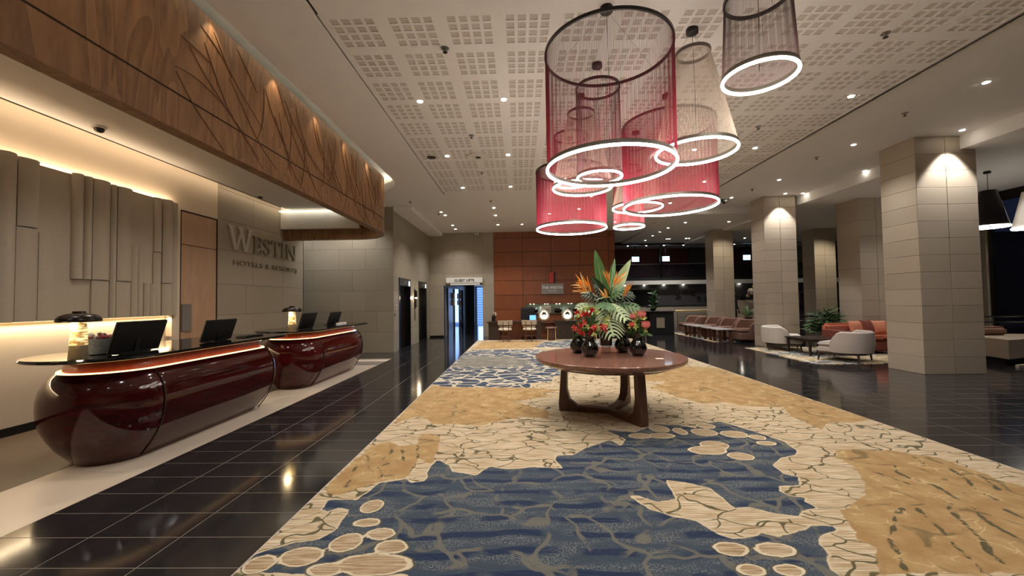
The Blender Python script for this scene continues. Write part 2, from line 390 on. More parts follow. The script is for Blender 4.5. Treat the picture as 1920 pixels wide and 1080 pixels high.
MB().box(-5.75,-4.5,3.85,-3.29,9.80,3.93).done('reception_soffit','plaster',cl)
MB().box(-4.0,9.96,3.38,-5.99,10.09,3.95).done('reception_soffit_edge','white',cl); MB().box(-6.0,9.80,3.93,-4.0,10.09,3.97).done('reception_soffit_edge','white',cl); MB().box(-5.99,9.90,3.80,-4.3,9.93,3.83).done('led_strip','ledcool',cl)
MB().box(-5.78,-4.5,3.845,-5.765,9.6,3.86).done('soffit_groove','darkgroove',cl)
MB().box(-6.0,-4.5,3.95,-5.6,10.1,4.0).done('reception_cove_lid','plaster',cl)
# ---- left wall
wl=struct(MB().box(-6.3,-4.5,0,-6.0,7.0,3.95).done('wall_left','wallwarm'))
MB().box(-6.3,7.0,3.2,-6.0,7.87,3.95).done('wall_left_lintel','wallwarm',wl)
struct(MB().box(-6.02,-4.5,0,-5.985,7.0,.10).done('baseboard_left','black'))
def slab(parent,mat,u0,u1,v0,v1,plane,axis,thick=.03,gap=.004,name='stone_slab',bev=0):
    # a facing slab standing proud of the plane; axis 'x+' faces +X etc.
    m=MB(); g=gap/2
    a,b=(plane,plane+thick) if axis[1]=='+' else (plane-thick,plane)
    if axis[0]=='x': m.box(a,u0+g,v0+g,b,u1-g,v1-g)
    else: m.box(u0+g,a,v0+g,u1-g,b,v1-g)
    return m.done(name,mat,parent)
ws=struct(MB().box(-6.3,7.87,0,-6.03,11.04,4.37).done('wall_sign','grout'))
vz=[0,.68,1.29,1.92,2.62,3.24,3.86,4.37]
for k in range(7):
    off=[0,0,0,0,0,0,0][k]
    ys=[7.87,8.72,10.08,11.07] if k%2==0 else [7.87,8.95,10.08,11.07]
    for a,b in zip(ys,ys[1:]): slab(ws,'stone',a,b,vz[k],vz[k+1],-6.03,'x+',.03,.006)
MB().box(-6.3,11.04,0,-6.0,11.07,4.37).done('wall_end_face','stone',ws)
struct(MB().box(-6.02,7.87,0,-5.985,11.08,.10).done('baseboard_left_stone','black'))
# door with transom
d1=struct(MB().box(-6.08,7.0,0,-6.05,7.87,3.2).done('door_1','darkgroove'))
MB().box(-6.05,7.02,.02,-6.005,7.845,2.585).done('door_leaf','door',d1); MB().box(-6.05,7.02,2.60,-6.005,7.845,3.18).done('transom_panel','door',d1)
MB().box(-6.05,6.995,0,-5.995,7.012,3.2).done('door_jamb','darkgroove',d1); MB().box(-6.05,7.855,0,-5.995,7.87,3.2).done('door_jamb','darkgroove',d1)
MB().box(-6.05,7.0,3.19,-5.995,7.87,3.205).done('door_head','darkgroove',d1)
# ---- recess wall and lift wall
wr=struct(MB().box(-8,11.98,0,-3.8,12.3,4.5).done('wall_recess','grout'))
vz=[0,.62,1.24,1.86,2.48,3.10,3.72,4.37]
for k in range(7):
    xs=[-7.4,-6.2,-5.0,-4.25,-3.76] if k%2 else [-7.4,-6.6,-5.4,-4.6,-3.76]
    for a,b in zip(xs,xs[1:]): slab(wr,'stone2',a,b,vz[k],vz[k+1],11.98,'y-',.03,.005)
MB().box(-8,11.1,0,-7.4,12.0,4.5).done('recess_return','grout',wr)
wlift=struct(MB().box(-4.2,12.0,2.27,-3.79,16.8,4.4).done('wall_lift','grout'))
DO=[(12.47,13.82),(14.93,16.2)]
for a,b in ((11.95,12.47),(13.82,14.93),(16.2,16.8)):
    MB().box(-4.2,a+.03,0,-3.79,b,2.27).done('wall_pier','grout',wlift)
    for k in range(4):
        z0,z1=[0,.62,1.24,1.86,2.27][k:k+2]; slab(wlift,'stone2',a,b,z0,z1,-3.79,'x+',.03,.004)
for k,(z0,z1) in enumerate(((2.27,2.87),(2.87,3.47),(3.47,4.07),(4.07,4.37))):
    ys=[11.95,13.2,14.4,15.6,16.8] if k%2 else [11.95,12.6,13.8,15.0,16.2,16.8]
    for a,b in zip(ys,ys[1:]): slab(wlift,'stone2',a,b,z0,z1,-3.79,'x+',.03,.004)
MB().box(-3.79,11.945,0,-3.757,11.955,4.37).done('corner_bead','stone2',wlift)
for q,(a,b) in enumerate(DO):
    d=struct(MB().box(-4.0,a,0,-3.95,b,2.27).done('door_%d'%(q+2),'darksteel'))
    MB().box(-3.95,a,0,-3.75,a+.06,2.27).done('jamb','darksteel',d); MB().box(-3.95,b-.06,0,-3.75,b,2.27).done('jamb','darksteel',d)
    MB().box(-3.95,a,2.02,-3.75,b,2.27).done('header','darksteel',d)
    c=(a+b)/2
    MB().box(-3.95,a+.06,0.01,-3.90,c-.003,2.02).done('lift_leaf','bronze',d,bevel=.004); MB().box(-3.95,c+.003,0.01,-3.90,b-.06,2.02).done('lift_leaf','bronze',d,bevel=.004)
    MB().box(-3.75,c-.06,2.09,-3.744,c+.06,2.20).done('floor_indicator','signgrey',d)
    MB().box(-3.75,b-.28,2.04,-3.742,b-.10,2.20).done('call_light','dimpanel',d)
# ---- back wall: stone left of the timber, opening under the sign
wb=struct(MB().box(-3.79,16.83,2.16,-1.06,17.1,4.6).done('wall_back','grout'))
MB().box(-3.79,16.83,0,-3.17,17.1,2.16).done('wall_pier','grout',wb); MB().box(-1.54,16.83,0,-1.06,17.1,2.16).done('wall_pier','grout',wb)
Z=[0,.6,1.2,1.8,2.16]
for k in range(4):
    slab(wb,'stone',-3.76,-3.17,Z[k],Z[k+1],16.83,'y-',.03,.005); slab(wb,'stone',-1.54,-1.06,Z[k],Z[k+1],16.83,'y-',.03,.005)
Z=[2.16,2.66,3.26,3.86,4.37]
for k in range(4):
    xs=[-3.76,-3.2,-2.3,-1.5,-1.06] if k%2 else [-3.76,-3.2,-2.75,-1.9,-1.06]
    for a,b in zip(xs,xs[1:]): slab(wb,'stone',a,b,Z[k],Z[k+1],16.83,'y-',.03,.005)
struct(MB().box(-3.76,16.775,0,-3.17,16.80,.08).done('baseboard_back','darksteel'))
# timber wall with niche
wt=struct(MB().box(-1.06,16.83,1.72,3.97,17.1,4.6).done('wall_timber','darkgroove'))
MB().box(-1.06,16.83,0,.25,17.1,1.72).done('wall_pier','darkgroove',wt); MB().box(2.55,16.83,0,3.97,17.1,1.72).done('wall_pier','darkgroove',wt)
MB().box(.25,16.83,0,2.55,17.1,.93).done('wall_base','darkgroove',wt); MB().box(.25,16.83,1.34,2.55,17.1,1.72).done('wall_lintel','darkgroove',wt)
MB().box(.25,17.15,.9,2.55,17.18,1.4).done('niche_back','niche',wt); MB().box(.25,16.84,.90,2.55,17.15,.93).done('niche_shelf','stone2',wt)
MB().box(.25,16.84,1.34,2.55,17.15,1.37).done('niche_top','niche',wt)
XS=[-1.06,.15,1.35,2.55,3.74,3.97]; ZS=[0,.52,1.12,1.72,2.32,2.92,3.52,4.12,4.38]
for i in range(5):
    for k in range(8):
        a,b,z0,z1=XS[i],XS[i+1],ZS[k],ZS[k+1]
        if b>.25 and a<2.55 and z1>.93 and z0<1.34:      # panels cut by the niche
            if k==1: z1=.93
            elif k==2:
                if i==1: slab(wt,'cherry',a,.25,z0,z1,16.83,'y-',.03,.016,'timber_panel')
                continue
        elif a<.15 and b>.1 and False: pass
        if i==1 and k==3: z0=1.34 if False else z0
        slab(wt,'cherry',a,b,z0,z1,16.83,'y-',.03,.016,'timber_panel')
for i in (1,2): slab(wt,'cherry',max(XS[i],.25),XS[i+1],1.34,1.72,16.831,'y-',.026,.008,'timber_panel')
MB().box(3.97,16.80,0,4.0,17.1,4.38).done('timber_return','cherry',wt)
# lift lobby behind the opening
wc=struct(MB().box(-3.8,17.1,0,-3.17,26,3).done('wall_lobby_left','stone2'))
for k,y in enumerate((17.6,19.4,21.2)):
    MB().box(-3.17,y,0,-3.12,y+1.1,2.1).done('lobby_lift_door','darkwood' if k==0 else 'blackgloss',wc)
struct(MB().box(-1.54,17.1,0,-1.4,26,3).done('wall_lobby_right','stone2'))
cl2=MB().box(-3.8,17.1,2.45,-1.4,26,2.55).done('ceiling_lobby','plaster',cl)
wlb=struct(MB().box(-3.2,25.9,0,-1.4,26,3).done('wall_lobby_end','stone2'))
win=struct(MB().box(-2.72,25.84,0,-1.5,25.88,2.35).done('window_1','daylight'))
for k in range(14): MB().box(-2.70,25.80,.12+.16*k,-1.54,25.835,.13+.16*k+.012).done('shutter_slat','signgrey',win)
MB().box(-3.17,24.0,0,-2.7,24.1,2.45).done('lobby_nib','darkpanel',wc)
# walls that close the room behind and beside the camera
struct(MB().box(-8,-4.6,0,18,-4.5,5.1).done('wall_rear','stone2'))
struct(MB().box(3.97,17.1,0,4.0,24,5).done('wall_void_side','darkpanel'))
# ---- far side: mezzanine front
wf=struct(MB().box(4.0,20.5,2.2,18,20.9,2.40).done('wall_mezzanine_edge','white'))
MB().box(4.0,20.62,2.40,18,20.9,2.62).done('mezzanine_kerb','blackmatt',wf)
MB().box(4.0,20.9,2.40,26,26,2.5).done('mezzanine_floor','darkpanel',wf)
MB().box(4.0,24.4,2.4,26,24.5,4.6).done('mezzanine_back_panel','darkred',wf)
MB().box(4.0,20.9,4.50,26,26,4.6).done('mezzanine_ceiling','plaster',wf)
MB().box(17.9,20.6,0,26,20.95,4.6).done('side_closure','darkpanel',wf); MB().box(4.0,20.5,4.22,18,20.62,4.36).done('mezzanine_head','bronze',wf)
for x in (7.2,10.3,13.4,16.4): MB().box(x,20.55,2.6,x+.10,20.65,4.3).done('mullion','bronze',wf)
for x in (5.6,8.4,11.5,14.2): MB().box(x,24.30,2.5,x+.14,24.4,4.5).done('mezzanine_post','darkwood',wf)
MB().box(10.2,24.2,2.5,12.4,24.38,4.5).done('curtain_panel','darkpanel',wf); MB().box(15.2,24.2,2.5,17.8,24.38,4.5).done('curtain_panel','stone2',wf)
MB().box(4.0,20.58,2.62,18,20.60,3.25).done('balustrade_glass','glassd',wf); MB().box(4.0,20.56,3.22,18,20.62,3.26).done('balustrade_rail','steel',wf)
MB().box(4.0,20.9,1.12,18,21.0,2.2).done('charcoal_panel_band','darkpanel',wf)
MB().box(5.2,20.86,1.15,6.9,20.92,1.95).done('dark_window_opening','darkglass',wf)
MB().box(5.15,20.85,1.95,7.0,20.9,2.0).done('opening_head','steel',wf)
MB().box(15.4,20.86,.3,18,20.9,2.15).done('dark_window_opening','darkglass',wf)
MB().box(4.0,20.7,1.08,18,20.8,1.13).done('ledge','blackmatt',wf)
for i in range(7):
    for k in range(2): slab(wf,'stone',4.0+1.3*i,5.3+1.3*i,.54*k,.54*(k+1),20.8,'y-',.08,.008)
struct(MB().box(4.0,20.95,0,18,21.1,2.3).done('wall_far','darkpanel'))
struct(MB().box(17.9,18.8,0,18,20.6,4.6).done('wall_far_side','stone2'))
MB().box(9.7,19.4,0,11.6,19.5,1.35).done('stone_parapet','stone',wf)
for k in range(4): MB().box(9.7,19.1-.3*k,0,11.6,19.4-.3*k,.72-.17*k).done('stone_step','stone',wf)
# wall flowers art (dark blossoms) on the charcoal band
for k in range(11):
    x=8.2+.36*k+random.uniform(-.05,.05); z=1.62+.22*math.sin(k*1.3)+random.uniform(-.06,.06)
    f=MB()
    for q in range(5):
        a=q*2*PI/5+k; f.add([(x,20.86,z),(x+.13*math.cos(a-.4),20.85,z+.13*math.sin(a-.4)),(x+.16*math.cos(a),20.83,z+.16*math.sin(a)),(x+.13*math.cos(a+.4),20.85,z+.13*math.sin(a+.4))],[(0,1,2,3)])
    f.lathe([(.02,0),(.03,.02)],8,(x,20.84,z))
    tag(f.done('wall_blossom','blackmatt',loc=(x,20.85,z)),'dark metal blossom fixed on the charcoal wall below the mezzanine','wall art','wall blossoms below the mezzanine')
# window wall on the right, night outside
ww=struct(MB().box(12.95,-4.5,0,13.1,11.4,.25).done('wall_right','stone2'))
MB().box(12.95,-4.5,4.0,13.1,11.4,4.6).done('window_head','bronze',ww)
struct(MB().prism([(13.0,11.4),(13.15,11.35),(18.1,18.85),(18.0,18.95)],0,4.6).done('wall_right_return','stone2'))
wn=struct(MB().box(13.02,-4.4,.25,13.04,11.3,4.0).done('window_2','glass'))
for y in (1.0,3.2,5.4,7.6,9.8,11.28): MB().box(12.98,y-.04,.25,13.08,y+.04,4.0).done('mullion','bronze',wn)
struct(MB().box(13.1,-10,-.3,60,40,-.2).done('ground','blackmatt'))
# ---- columns
def column(x0,y0,x1,y1,z1,lbl,nz=None,mat='stonecol',two=True,h=.32):
    c=MB().box(x0+.03,y0+.03,0,x1-.03,y1-.03,z1+.3).done('column_core','grout',None)
    t=thing('stone_column',lbl,'column',((x0+x1)/2,(y0+y1)/2,0))
    c.parent=t; c.location=-Vector(t.location)+c.location
    n=int(math.ceil(z1/h)); xm=(x0+x1)/2
    for k in range(n):
        a=h*k; b=min(h*(k+1),z1+.3)
        g=.004
        m=xm+(.0 if k%2 else .0)
        cols=[(x0,m),(m,x1)] if two else [(x0,x1)]
        for (p,q) in cols: MB().box(p+g,y0,a+g/2,q-g,y0+.03,b-g/2).done('stone_block',mat,t,bevel=.003,seg=1)
        MB().box(x0,y0+g,a+g/2,x0+.03,y1-g,b-g/2).done('stone_block',mat,t,bevel=.003,seg=1)
        MB().box(x1-.03,y0+g,a+g/2,x1,y1-g,b-g/2).done('stone_block',mat,t,bevel=.003,seg=1)
    return t
column(7.55,7.70,8.69,8.45,4.5,'widest sandstone column, standing nearest on the right aisle beside the grey armchair')
column(7.33,12.08,8.28,12.75,4.5,'sandstone column lit from above, behind the white armchair')
column(7.98,16.6,8.80,17.3,4.24,'tan column behind the row of brown sofas',two=True,h=.45)
column(12.0,16.5,12.85,17.2,4.24,'ochre column seen past the floor plant, in front of the mezzanine',two=True,h=.45)
column(9.55,11.4,10.5,12.2,4.24,'shaded column standing behind the coral sofa',two=True,h=.45)
# ================================================================ CARPET
BA=[[(-0.62,2.24),(-0.99,2.22),(-1.58,2.26),(-1.59,2.42),(-1.43,2.52),(-1.29,2.55),(-1.22,2.68),(-1.23,2.74),(-1.25,2.91),(-1.34,2.95),(-1.39,2.9),(-1.44,2.93),(-1.47,3.06),(-1.39,3.06),(-1.25,3.06),(-1.2,3.22),(-1.18,3.34),(-0.97,3.41),(-0.92,3.34),(-0.8,3.37),(-0.83,3.63),(-0.79,3.8),(-0.66,3.68),(-0.6,3.55),(-0.39,3.47),(-0.29,3.65),(-0.11,3.59),(0.11,3.63),(0.37,3.6),(0.31,3.78),(0.33,3.9),(0.48,3.9),(0.68,4.12),(0.93,4.31),(1.0,4.14),(1.11,4.32),(0.96,4.64),(1.27,4.54),(1.58,4.84),(1.84,4.79),(1.98,4.67),(2.09,4.82),(2.38,4.92),(2.52,4.64),(2.62,4.42),(2.69,4.22),(2.65,3.98),(2.57,3.87),(2.37,3.8),(2.2,3.63),(2.2,3.45),(2.27,3.4),(2.18,3.26),(2.01,3.24),(1.96,3.16),(2.0,3.08),(2.09,3.06),(2.04,3.0),(2.07,2.91),(1.93,2.87),(1.87,2.8),(1.74,2.84),(1.59,2.93),(1.5,2.92),(1.47,3.21),(1.33,3.31),(1.17,3.37),(1.15,3.19),(1.14,3.05),(0.99,3.01),(0.87,3.11),(0.79,3.1),(0.9,2.9),(1.02,2.81),(1.15,2.75),(1.22,2.6),(1.29,2.55),(1.38,2.55),(1.51,2.61),(1.59,2.56),(1.76,2.63),(1.87,2.68),(2.0,2.68),(1.99,2.64),(1.84,2.58),(1.77,2.49),(1.76,2.39),(1.71,2.35),(1.67,2.26),(1.68,2.23),(1.78,1.7),(0.7799999999999999,1.3),(0.2,1.1),(-0.6,1.5)]]
GO=[[(-1.63,6.1),(-1.56,7.16),(-1.36,7.02),(0.18,6.86),(0.67,6.68),(0.24,6.43),(0.57,6.35),(-0.11,5.95),(0.38,5.43),(0.33,5.09),(0.02,5.19),(-0.39,4.94),(-0.44,4.86),(-0.6,4.86),(-0.82,4.91),(-1.07,4.92),(-1.2,5.12),(-1.36,5.24),(-1.56,4.97)],[(-1.09,4.55),(-0.92,4.49),(-0.87,4.36),(-0.84,4.05),(-0.83,3.73),(-0.99,3.86),(-0.97,3.57),(-0.99,3.43),(-1.19,3.37),(-1.31,3.23),(-1.43,3.14),(-1.54,3.18),(-1.6,3.28),(-1.58,3.78),(-1.55,4.23),(-1.42,4.32),(-1.27,4.19),(-1.09,4.22),(-1.14,4.45)],[(2.53,8.46),(3.54,8.86),(4.14,8.61),(4.16,5.69),(4.22,4.93),(3.86,4.83),(3.59,4.84),(3.34,4.58),(3.35,5.11),(3.53,5.52),(3.06,5.59),(2.88,5.8),(2.54,5.75),(2.36,6.13),(2.17,6.84),(2.62,7.26),(2.2,7.38)],[(3.05,4.01),(3.5,3.96),(3.79,3.77),(3.81,3.44),(3.8,3.33),(3.91,3.12),(3.35,2.61),(2.76,2.23),(1.92,2.23),(2.01,2.38),(2.08,2.46),(2.03,2.52),(2.14,2.74),(2.2,2.87),(2.39,2.97),(2.55,3.08),(2.63,3.19),(2.72,3.29),(2.88,3.6),(2.88,3.79)],[(-1.35,14.74),(0.88,14.85),(0.41,12.59),(-1.48,12.38)]]
BB=[[(-1.67,7.17),(-1.58,7.25),(-1.37,7.06),(-0.85,6.99),(0.23,6.9),(0.13,7.25),(0.57,7.42),(0.63,7.87),(0.86,8.08),(1.0,8.25),(1.16,8.89),(1.11,9.64),(0.91,10.76),(0.6,12.17),(-0.46,12.28),(-1.47,12.25),(-1.64,11.19)],[(0.45,12.87),(0.84,14.29),(2.03,15.09),(3.84,14.28),(3.82,12.95),(1.99,12.16)]]
TA=[[(-1.63,9.08),(-1.58,10.29),(-1.39,10.96),(-0.22,10.86),(0.31,9.7),(0.05,9.1),(-0.91,9.1)]]
EL=[(-1.1,2.97,0.08,0.09),(-1.05,2.75,0.095,0.055),(-0.92,2.62,0.09,0.065),(-1.1,2.53,0.1,0.095),(-1.31,2.39,0.125,0.09),(-0.8,2.48,0.1,0.07),(-0.85,2.32,0.215,0.1),(-1.51,2.32,0.085,0.08),(-1.11,2.27,0.105,0.06),(1.57,4.67,0.11,0.13),(1.77,4.57,0.07,0.125),(1.29,4.43,0.125,0.085),(1.52,4.43,0.145,0.085),(2.14,4.75,0.105,0.095),(2.02,4.53,0.135,0.125),(2.31,4.46,0.14,0.115),(1.94,4.14,0.135,0.12),(1.81,4.0,0.185,0.11),(2.05,3.85,0.115,0.1),(2.5,4.36,0.085,0.08),(2.48,4.18,0.095,0.06),(1.48,2.44,0.115,0.07),(1.24,2.26,0.075,0.05),(1.44,2.26,0.08,0.05),(1.23,2.45,0.1,0.07)]
LN=[[(3.25,3.62),(3.14,3.48),(3.14,3.36),(3.21,3.23),(3.16,3.05),(3.15,2.94),(3.05,2.77),(3.01,2.65),(3.0,2.51)],[(3.65,3.54),(3.55,3.31),(3.45,3.18),(3.41,3.0)],[(2.64,2.89),(2.48,2.78),(2.37,2.66),(2.22,2.53),(2.16,2.4),(2.06,2.26)],[(2.74,2.89),(2.69,2.77),(2.65,2.65),(2.55,2.47),(2.49,2.3),(2.44,2.23)],[(3.05,2.96),(2.94,2.88),(2.88,2.75),(2.78,2.54),(2.68,2.41),(2.62,2.25)],[(3.32,2.88),(3.31,2.77)],[(3.77,3.44),(3.68,3.28),(3.61,3.16)],[(2.94,3.51),(3.0,3.42),(3.04,3.26)],[(-1.49,4.03),(-1.32,3.84),(-1.29,4.03),(-1.42,4.32)],[(-1.43,3.25),(-1.45,3.41),(-1.52,3.74)],[(-1.19,3.46),(-1.3,3.67),(-1.23,3.74)],[(-1.2,4.06),(-1.11,3.8)],[(-0.97,3.57),(-0.99,3.87),(-1.09,4.23)]]
def sdf(P,poly):      # + inside, metres
    poly=np.array(poly,float); a=poly; b=np.roll(poly,-1,0); d2=np.full(len(P),1e9); ins=np.zeros(len(P),bool)
    for (x0,y0),(x1,y1) in zip(a,b):
        ex,ey=x1-x0,y1-y0; t=np.clip(((P[:,0]-x0)*ex+(P[:,1]-y0)*ey)/(ex*ex+ey*ey+1e-12),0,1)
        d2=np.minimum(d2,(P[:,0]-x0-t*ex)**2+(P[:,1]-y0-t*ey)**2)
        c=((y0>P[:,1])!=(y1>P[:,1])); 
        if abs(ey)>1e-9: ins^=c&(P[:,0]<ex*(P[:,1]-y0)/ey+x0)
    return np.where(ins,1,-1)*np.sqrt(d2)
def carpet_grid(name,x0,x1,y0,y1,sx,ys,zt,mat,parent=None,fields=True):
    xs=np.linspace(x0,x1,int(round((x1-x0)/sx))+1); nx,ny=len(xs),len(ys)
    X,Y=np.meshgrid(xs,ys); P=np.stack([X.ravel(),Y.ravel()],1); co=np.stack([P[:,0],P[:,1],np.full(len(P),zt)],1)
    me=bpy.data.meshes.new(name); i=np.arange(nx*ny).reshape(ny,nx)
    q=np.stack([i[:-1,:-1],i[:-1,1:],i[1:,1:],i[1:,:-1]],-1).reshape(-1,4)
    me.vertices.add(len(co)); me.vertices.foreach_set('co',co.ravel()); me.loops.add(q.size); me.loops.foreach_set('vertex_index',q.ravel().astype(np.int32))
    me.polygons.add(len(q)); me.polygons.foreach_set('loop_start',np.arange(0,q.size,4,dtype=np.int32)); me.update(calc_edges=True)
    if fields:
        b1=np.max([sdf(P,p) for p in BA],0); g=np.max([sdf(P,p) for p in GO],0); b2=np.max([sdf(P,p) for p in BB],0); ta=sdf(P,TA[0])
        pe=np.full(len(P),-1.)
        for (cx,cy,rx,ry) in EL:
            k=np.sqrt(((P[:,0]-cx)/rx)**2+((P[:,1]-cy)/ry)**2); pe=np.maximum(pe,(1-k)*min(rx,ry))
        ld=np.full(len(P),9.)
        for L in LN:
            for (ax,ay),(bx,by) in zip(L,L[1:]):
                ex,ey=bx-ax,by-ay; tt=np.clip(((P[:,0]-ax)*ex+(P[:,1]-ay)*ey)/(ex*ex+ey*ey),0,1); ld=np.minimum(ld,np.hypot(P[:,0]-ax-tt*ex,P[:,1]-ay-tt*ey))
        for nm,(u,v,w_,z_) in (('zone',(b1,g,b2,ta)),('zone2',(pe,ld,pe*0,pe*0))):
            at=me.attributes.new(nm,'FLOAT_COLOR','POINT'); at.data.foreach_set('color',np.clip(np.stack([u,v,w_,z_],1),-1,1).astype(np.float32).ravel())
    me.materials.append(M[mat] if isinstance(mat,str) else mat); o=bpy.data.objects.new(name,me); C.objects.link(o)
    if parent: o.parent=parent
    return o
def carpet_mat():
    n=NT('patterned_carpet'); at=n.n('ShaderNodeAttribute',attribute_name='zone'); s=n.n('ShaderNodeSeparateColor'); n.t.links.new(at.outputs['Color'],s.inputs[0])
    at2=n.n('ShaderNodeAttribute',attribute_name='zone2'); s2=n.n('ShaderNodeSeparateColor'); n.t.links.new(at2.outputs['Color'],s2.inputs[0])
    P=n.world(); wob=n.math('SUBTRACT',n.noise(P,6,3,.6),.5); wob2=n.math('SUBTRACT',n.noise(P,22,2),.5)
    J=n.math('ADD',n.math('MULTIPLY',wob,.09),n.math('MULTIPLY',wob2,.03))
    b1=n.math('ADD',s.outputs[0],n.math('MULTIPLY',J,.5)); g=n.math('ADD',s.outputs[1],J); b2=n.math('ADD',s.outputs[2],n.math('MULTIPLY',J,1.)); ta=n.math('ADD',at.outputs['Alpha'],n.math('MULTIPLY',J,4)); pe=n.math('ADD',s2.outputs[0],n.math('MULTIPLY',J,.45))
    E_=lambda v,w=.006: n.step(v,-w,w)
    pile=n.noise(P,260,2,.7); streak=n.noise(n.world((1.2,34,1)),3,3,.6); streak2=n.noise(n.world((.7,9,1)),3,3,.6)
    # warped coordinates for the crackle lines
    def warp(scale,amp,vec):
        nz=n.n('ShaderNodeTexNoise'); n.t.links.new(P,nz.inputs['Vector']); nz.inputs['Scale'].default_value=scale; nz.inputs['Detail'].default_value=2
        v=n.n('ShaderNodeVectorMath',operation='SUBTRACT'); n.t.links.new(nz.outputs['Color'],v.inputs[0]); v.inputs[1].default_value=(.5,.5,.5)
        m=n.n('ShaderNodeVectorMath',operation='SCALE'); n.t.links.new(v.outputs[0],m.inputs[0]); m.inputs['Scale'].default_value=amp
        a=n.n('ShaderNodeVectorMath',operation='ADD'); n.t.links.new(vec,a.inputs[0]); n.t.links.new(m.outputs[0],a.inputs[1]); return a.outputs[0]
    crack=n.voro(warp(2.6,.5,n.world((.8,1.5,1))),3.7).outputs['Distance']; br=n.noise(P,4.2,2)
    cline=n.math('MULTIPLY',n.math('SUBTRACT',1,n.step(crack,.018,.036)),n.step(br,.34,.42))
    big=n.voro(warp(1.5,.6,n.world((1,1,1))),1.7).outputs['Distance']; brg=n.noise(P,3.1,2)
    gline=n.math('MULTIPLY',n.math('SUBTRACT',1,n.step(big,.014,.028)),n.step(brg,.46,.54))
    blu=n.voro(warp(2,.5,n.world((1,1,1))),2.9).outputs['Distance']; bline=n.math('MULTIPLY',n.math('SUBTRACT',1,n.step(blu,.03,.055)),n.step(n.noise(P,3.3,2),.40,.5))
    far=n.voro(warp(2,.5,n.world((.9,1.05,1))),3.2).outputs['Distance']; fline=n.math('SUBTRACT',1,n.step(far,.05,.09))
    cream=n.mix(n.step(streak,.35,.62),srgb(242,228,200),srgb(190,162,122)); cream=n.mix(n.math('MULTIPLY',n.step(streak2,.52,.68),.55),cream,srgb(192,164,124))
    cream=n.mix(cline,cream,srgb(104,96,66))
    gold=n.mix(n.step(n.noise(P,5,4,.65),.3,.7),srgb(176,138,88),srgb(198,166,114)); gold=n.mix(n.math('MULTIPLY',gline,.75),gold,srgb(120,102,64)); gold=n.mix(n.math('MULTIPLY',n.math('SUBTRACT',1,n.step(n.math('ADD',s2.outputs[1],n.math('MULTIPLY',J,.75)),.007,.016)),n.step(n.noise(P,7,2),.30,.40)),gold,srgb(96,88,58))
    gl2=n.math('MULTIPLY',n.math('SUBTRACT',1,n.step(n.voro(warp(3,.5,n.world((1,1.6,1))),4.4).outputs['Distance'],.015,.035)),n.step(n.noise(P,5,2),.5,.58)); gold=n.mix(n.math('MULTIPLY',gl2,.7),gold,srgb(226,198,148))
    sy=n.n('ShaderNodeSeparateXYZ'); n.t.links.new(warp(1.6,.22,P),sy.inputs[0])
    row=n.math('ABSOLUTE',n.math('SUBTRACT',n.math('FRACT',n.math('MULTIPLY',sy.outputs[1],5.2)),.5)); bar=n.math('MULTIPLY',n.math('SUBTRACT',1,n.step(row,.13,.22)),n.step(n.noise(n.world((1,.5,1)),3.0,2),.38,.50))
    spk=n.noise(P,95,2,.9); blue=n.mix(n.step(spk,.48,.60),srgb(56,70,88),srgb(138,142,140)); blue=n.mix(n.step(n.noise(n.world((1,4,1)),2.6,3),.38,.6),srgb(64,78,94),blue)
    blue=n.mix(n.math('MULTIPLY',bar,.92),blue,srgb(28,48,82)); blue=n.mix(n.math('MULTIPLY',bline,.85),blue,srgb(122,118,108))
    nav=n.mix(n.step(n.noise(n.world((1,3,1)),3,3),.35,.65),srgb(44,60,86),srgb(68,86,112)); nav=n.mix(fline,nav,srgb(216,206,182)); tau=n.mix(n.math('MULTIPLY',fline,.3),srgb(134,130,120),srgb(190,182,160)); nav=n.mix(n.step(ta,-.25,.25),nav,tau)
    peb=n.mix(n.step(streak,.40,.60),srgb(220,200,168),srgb(168,136,98))
    # colour build up
    k=n.mix(E_(g),cream,gold)
    k=n.mix(E_(b2),k,nav)
    rim=n.math('MULTIPLY',n.step(b1,-.02,-.008),n.math('SUBTRACT',1,E_(b1,.003))); k=n.mix(n.math('MULTIPLY',rim,.8),k,srgb(232,214,180)); k=n.mix(E_(b1,.004),k,blue)
    rimp=n.step(pe,-.012,-.004); k=n.mix(rimp,k,srgb(96,92,76)); k=n.mix(n.step(pe,-.003,.001),k,srgb(236,220,190)); k=n.mix(n.step(pe,.009,.014),k,peb)
    k=n.mix(n.math('MULTIPLY_ADD',pile,.7,-.05,clamp=True),k,srgb(96,84,66),'MULTIPLY')
    n.bump(n.math('ADD',pile,n.math('MULTIPLY',cline,-1.5)),.35,.004)
    n.set(Base_Color=k,Roughness=.95,Specular_IOR_Level=.1,Sheen_Weight=.15); return n.m
M['carpet']=carpet_mat()
ys=list(np.arange(-4,1.2,.2))+list(np.arange(1.2,5.4,.022))+list(np.arange(5.4,9,.035))+list(np.arange(9,15.25,.06))
cp=carpet_grid('lobby_carpet',-1.6,4.18,0,0,.026,ys,.012,'carpet')
tag(cp,'long cream, gold and blue patterned carpet running down the middle of the black floor','carpet')
e=MB().box(-1.605,-4,0,-1.6,15.19,.012).box(4.18,-4,0,4.185,15.19,.012).box(-1.6,15.185,0,4.18,15.19,.012).done('carpet_edge','cream',cp)
def small_rug(name,poly,label):
    me=MB().prism(poly,.0,.012); o=me.done(name,'rugmat'); tag(o,label,'rug'); return o
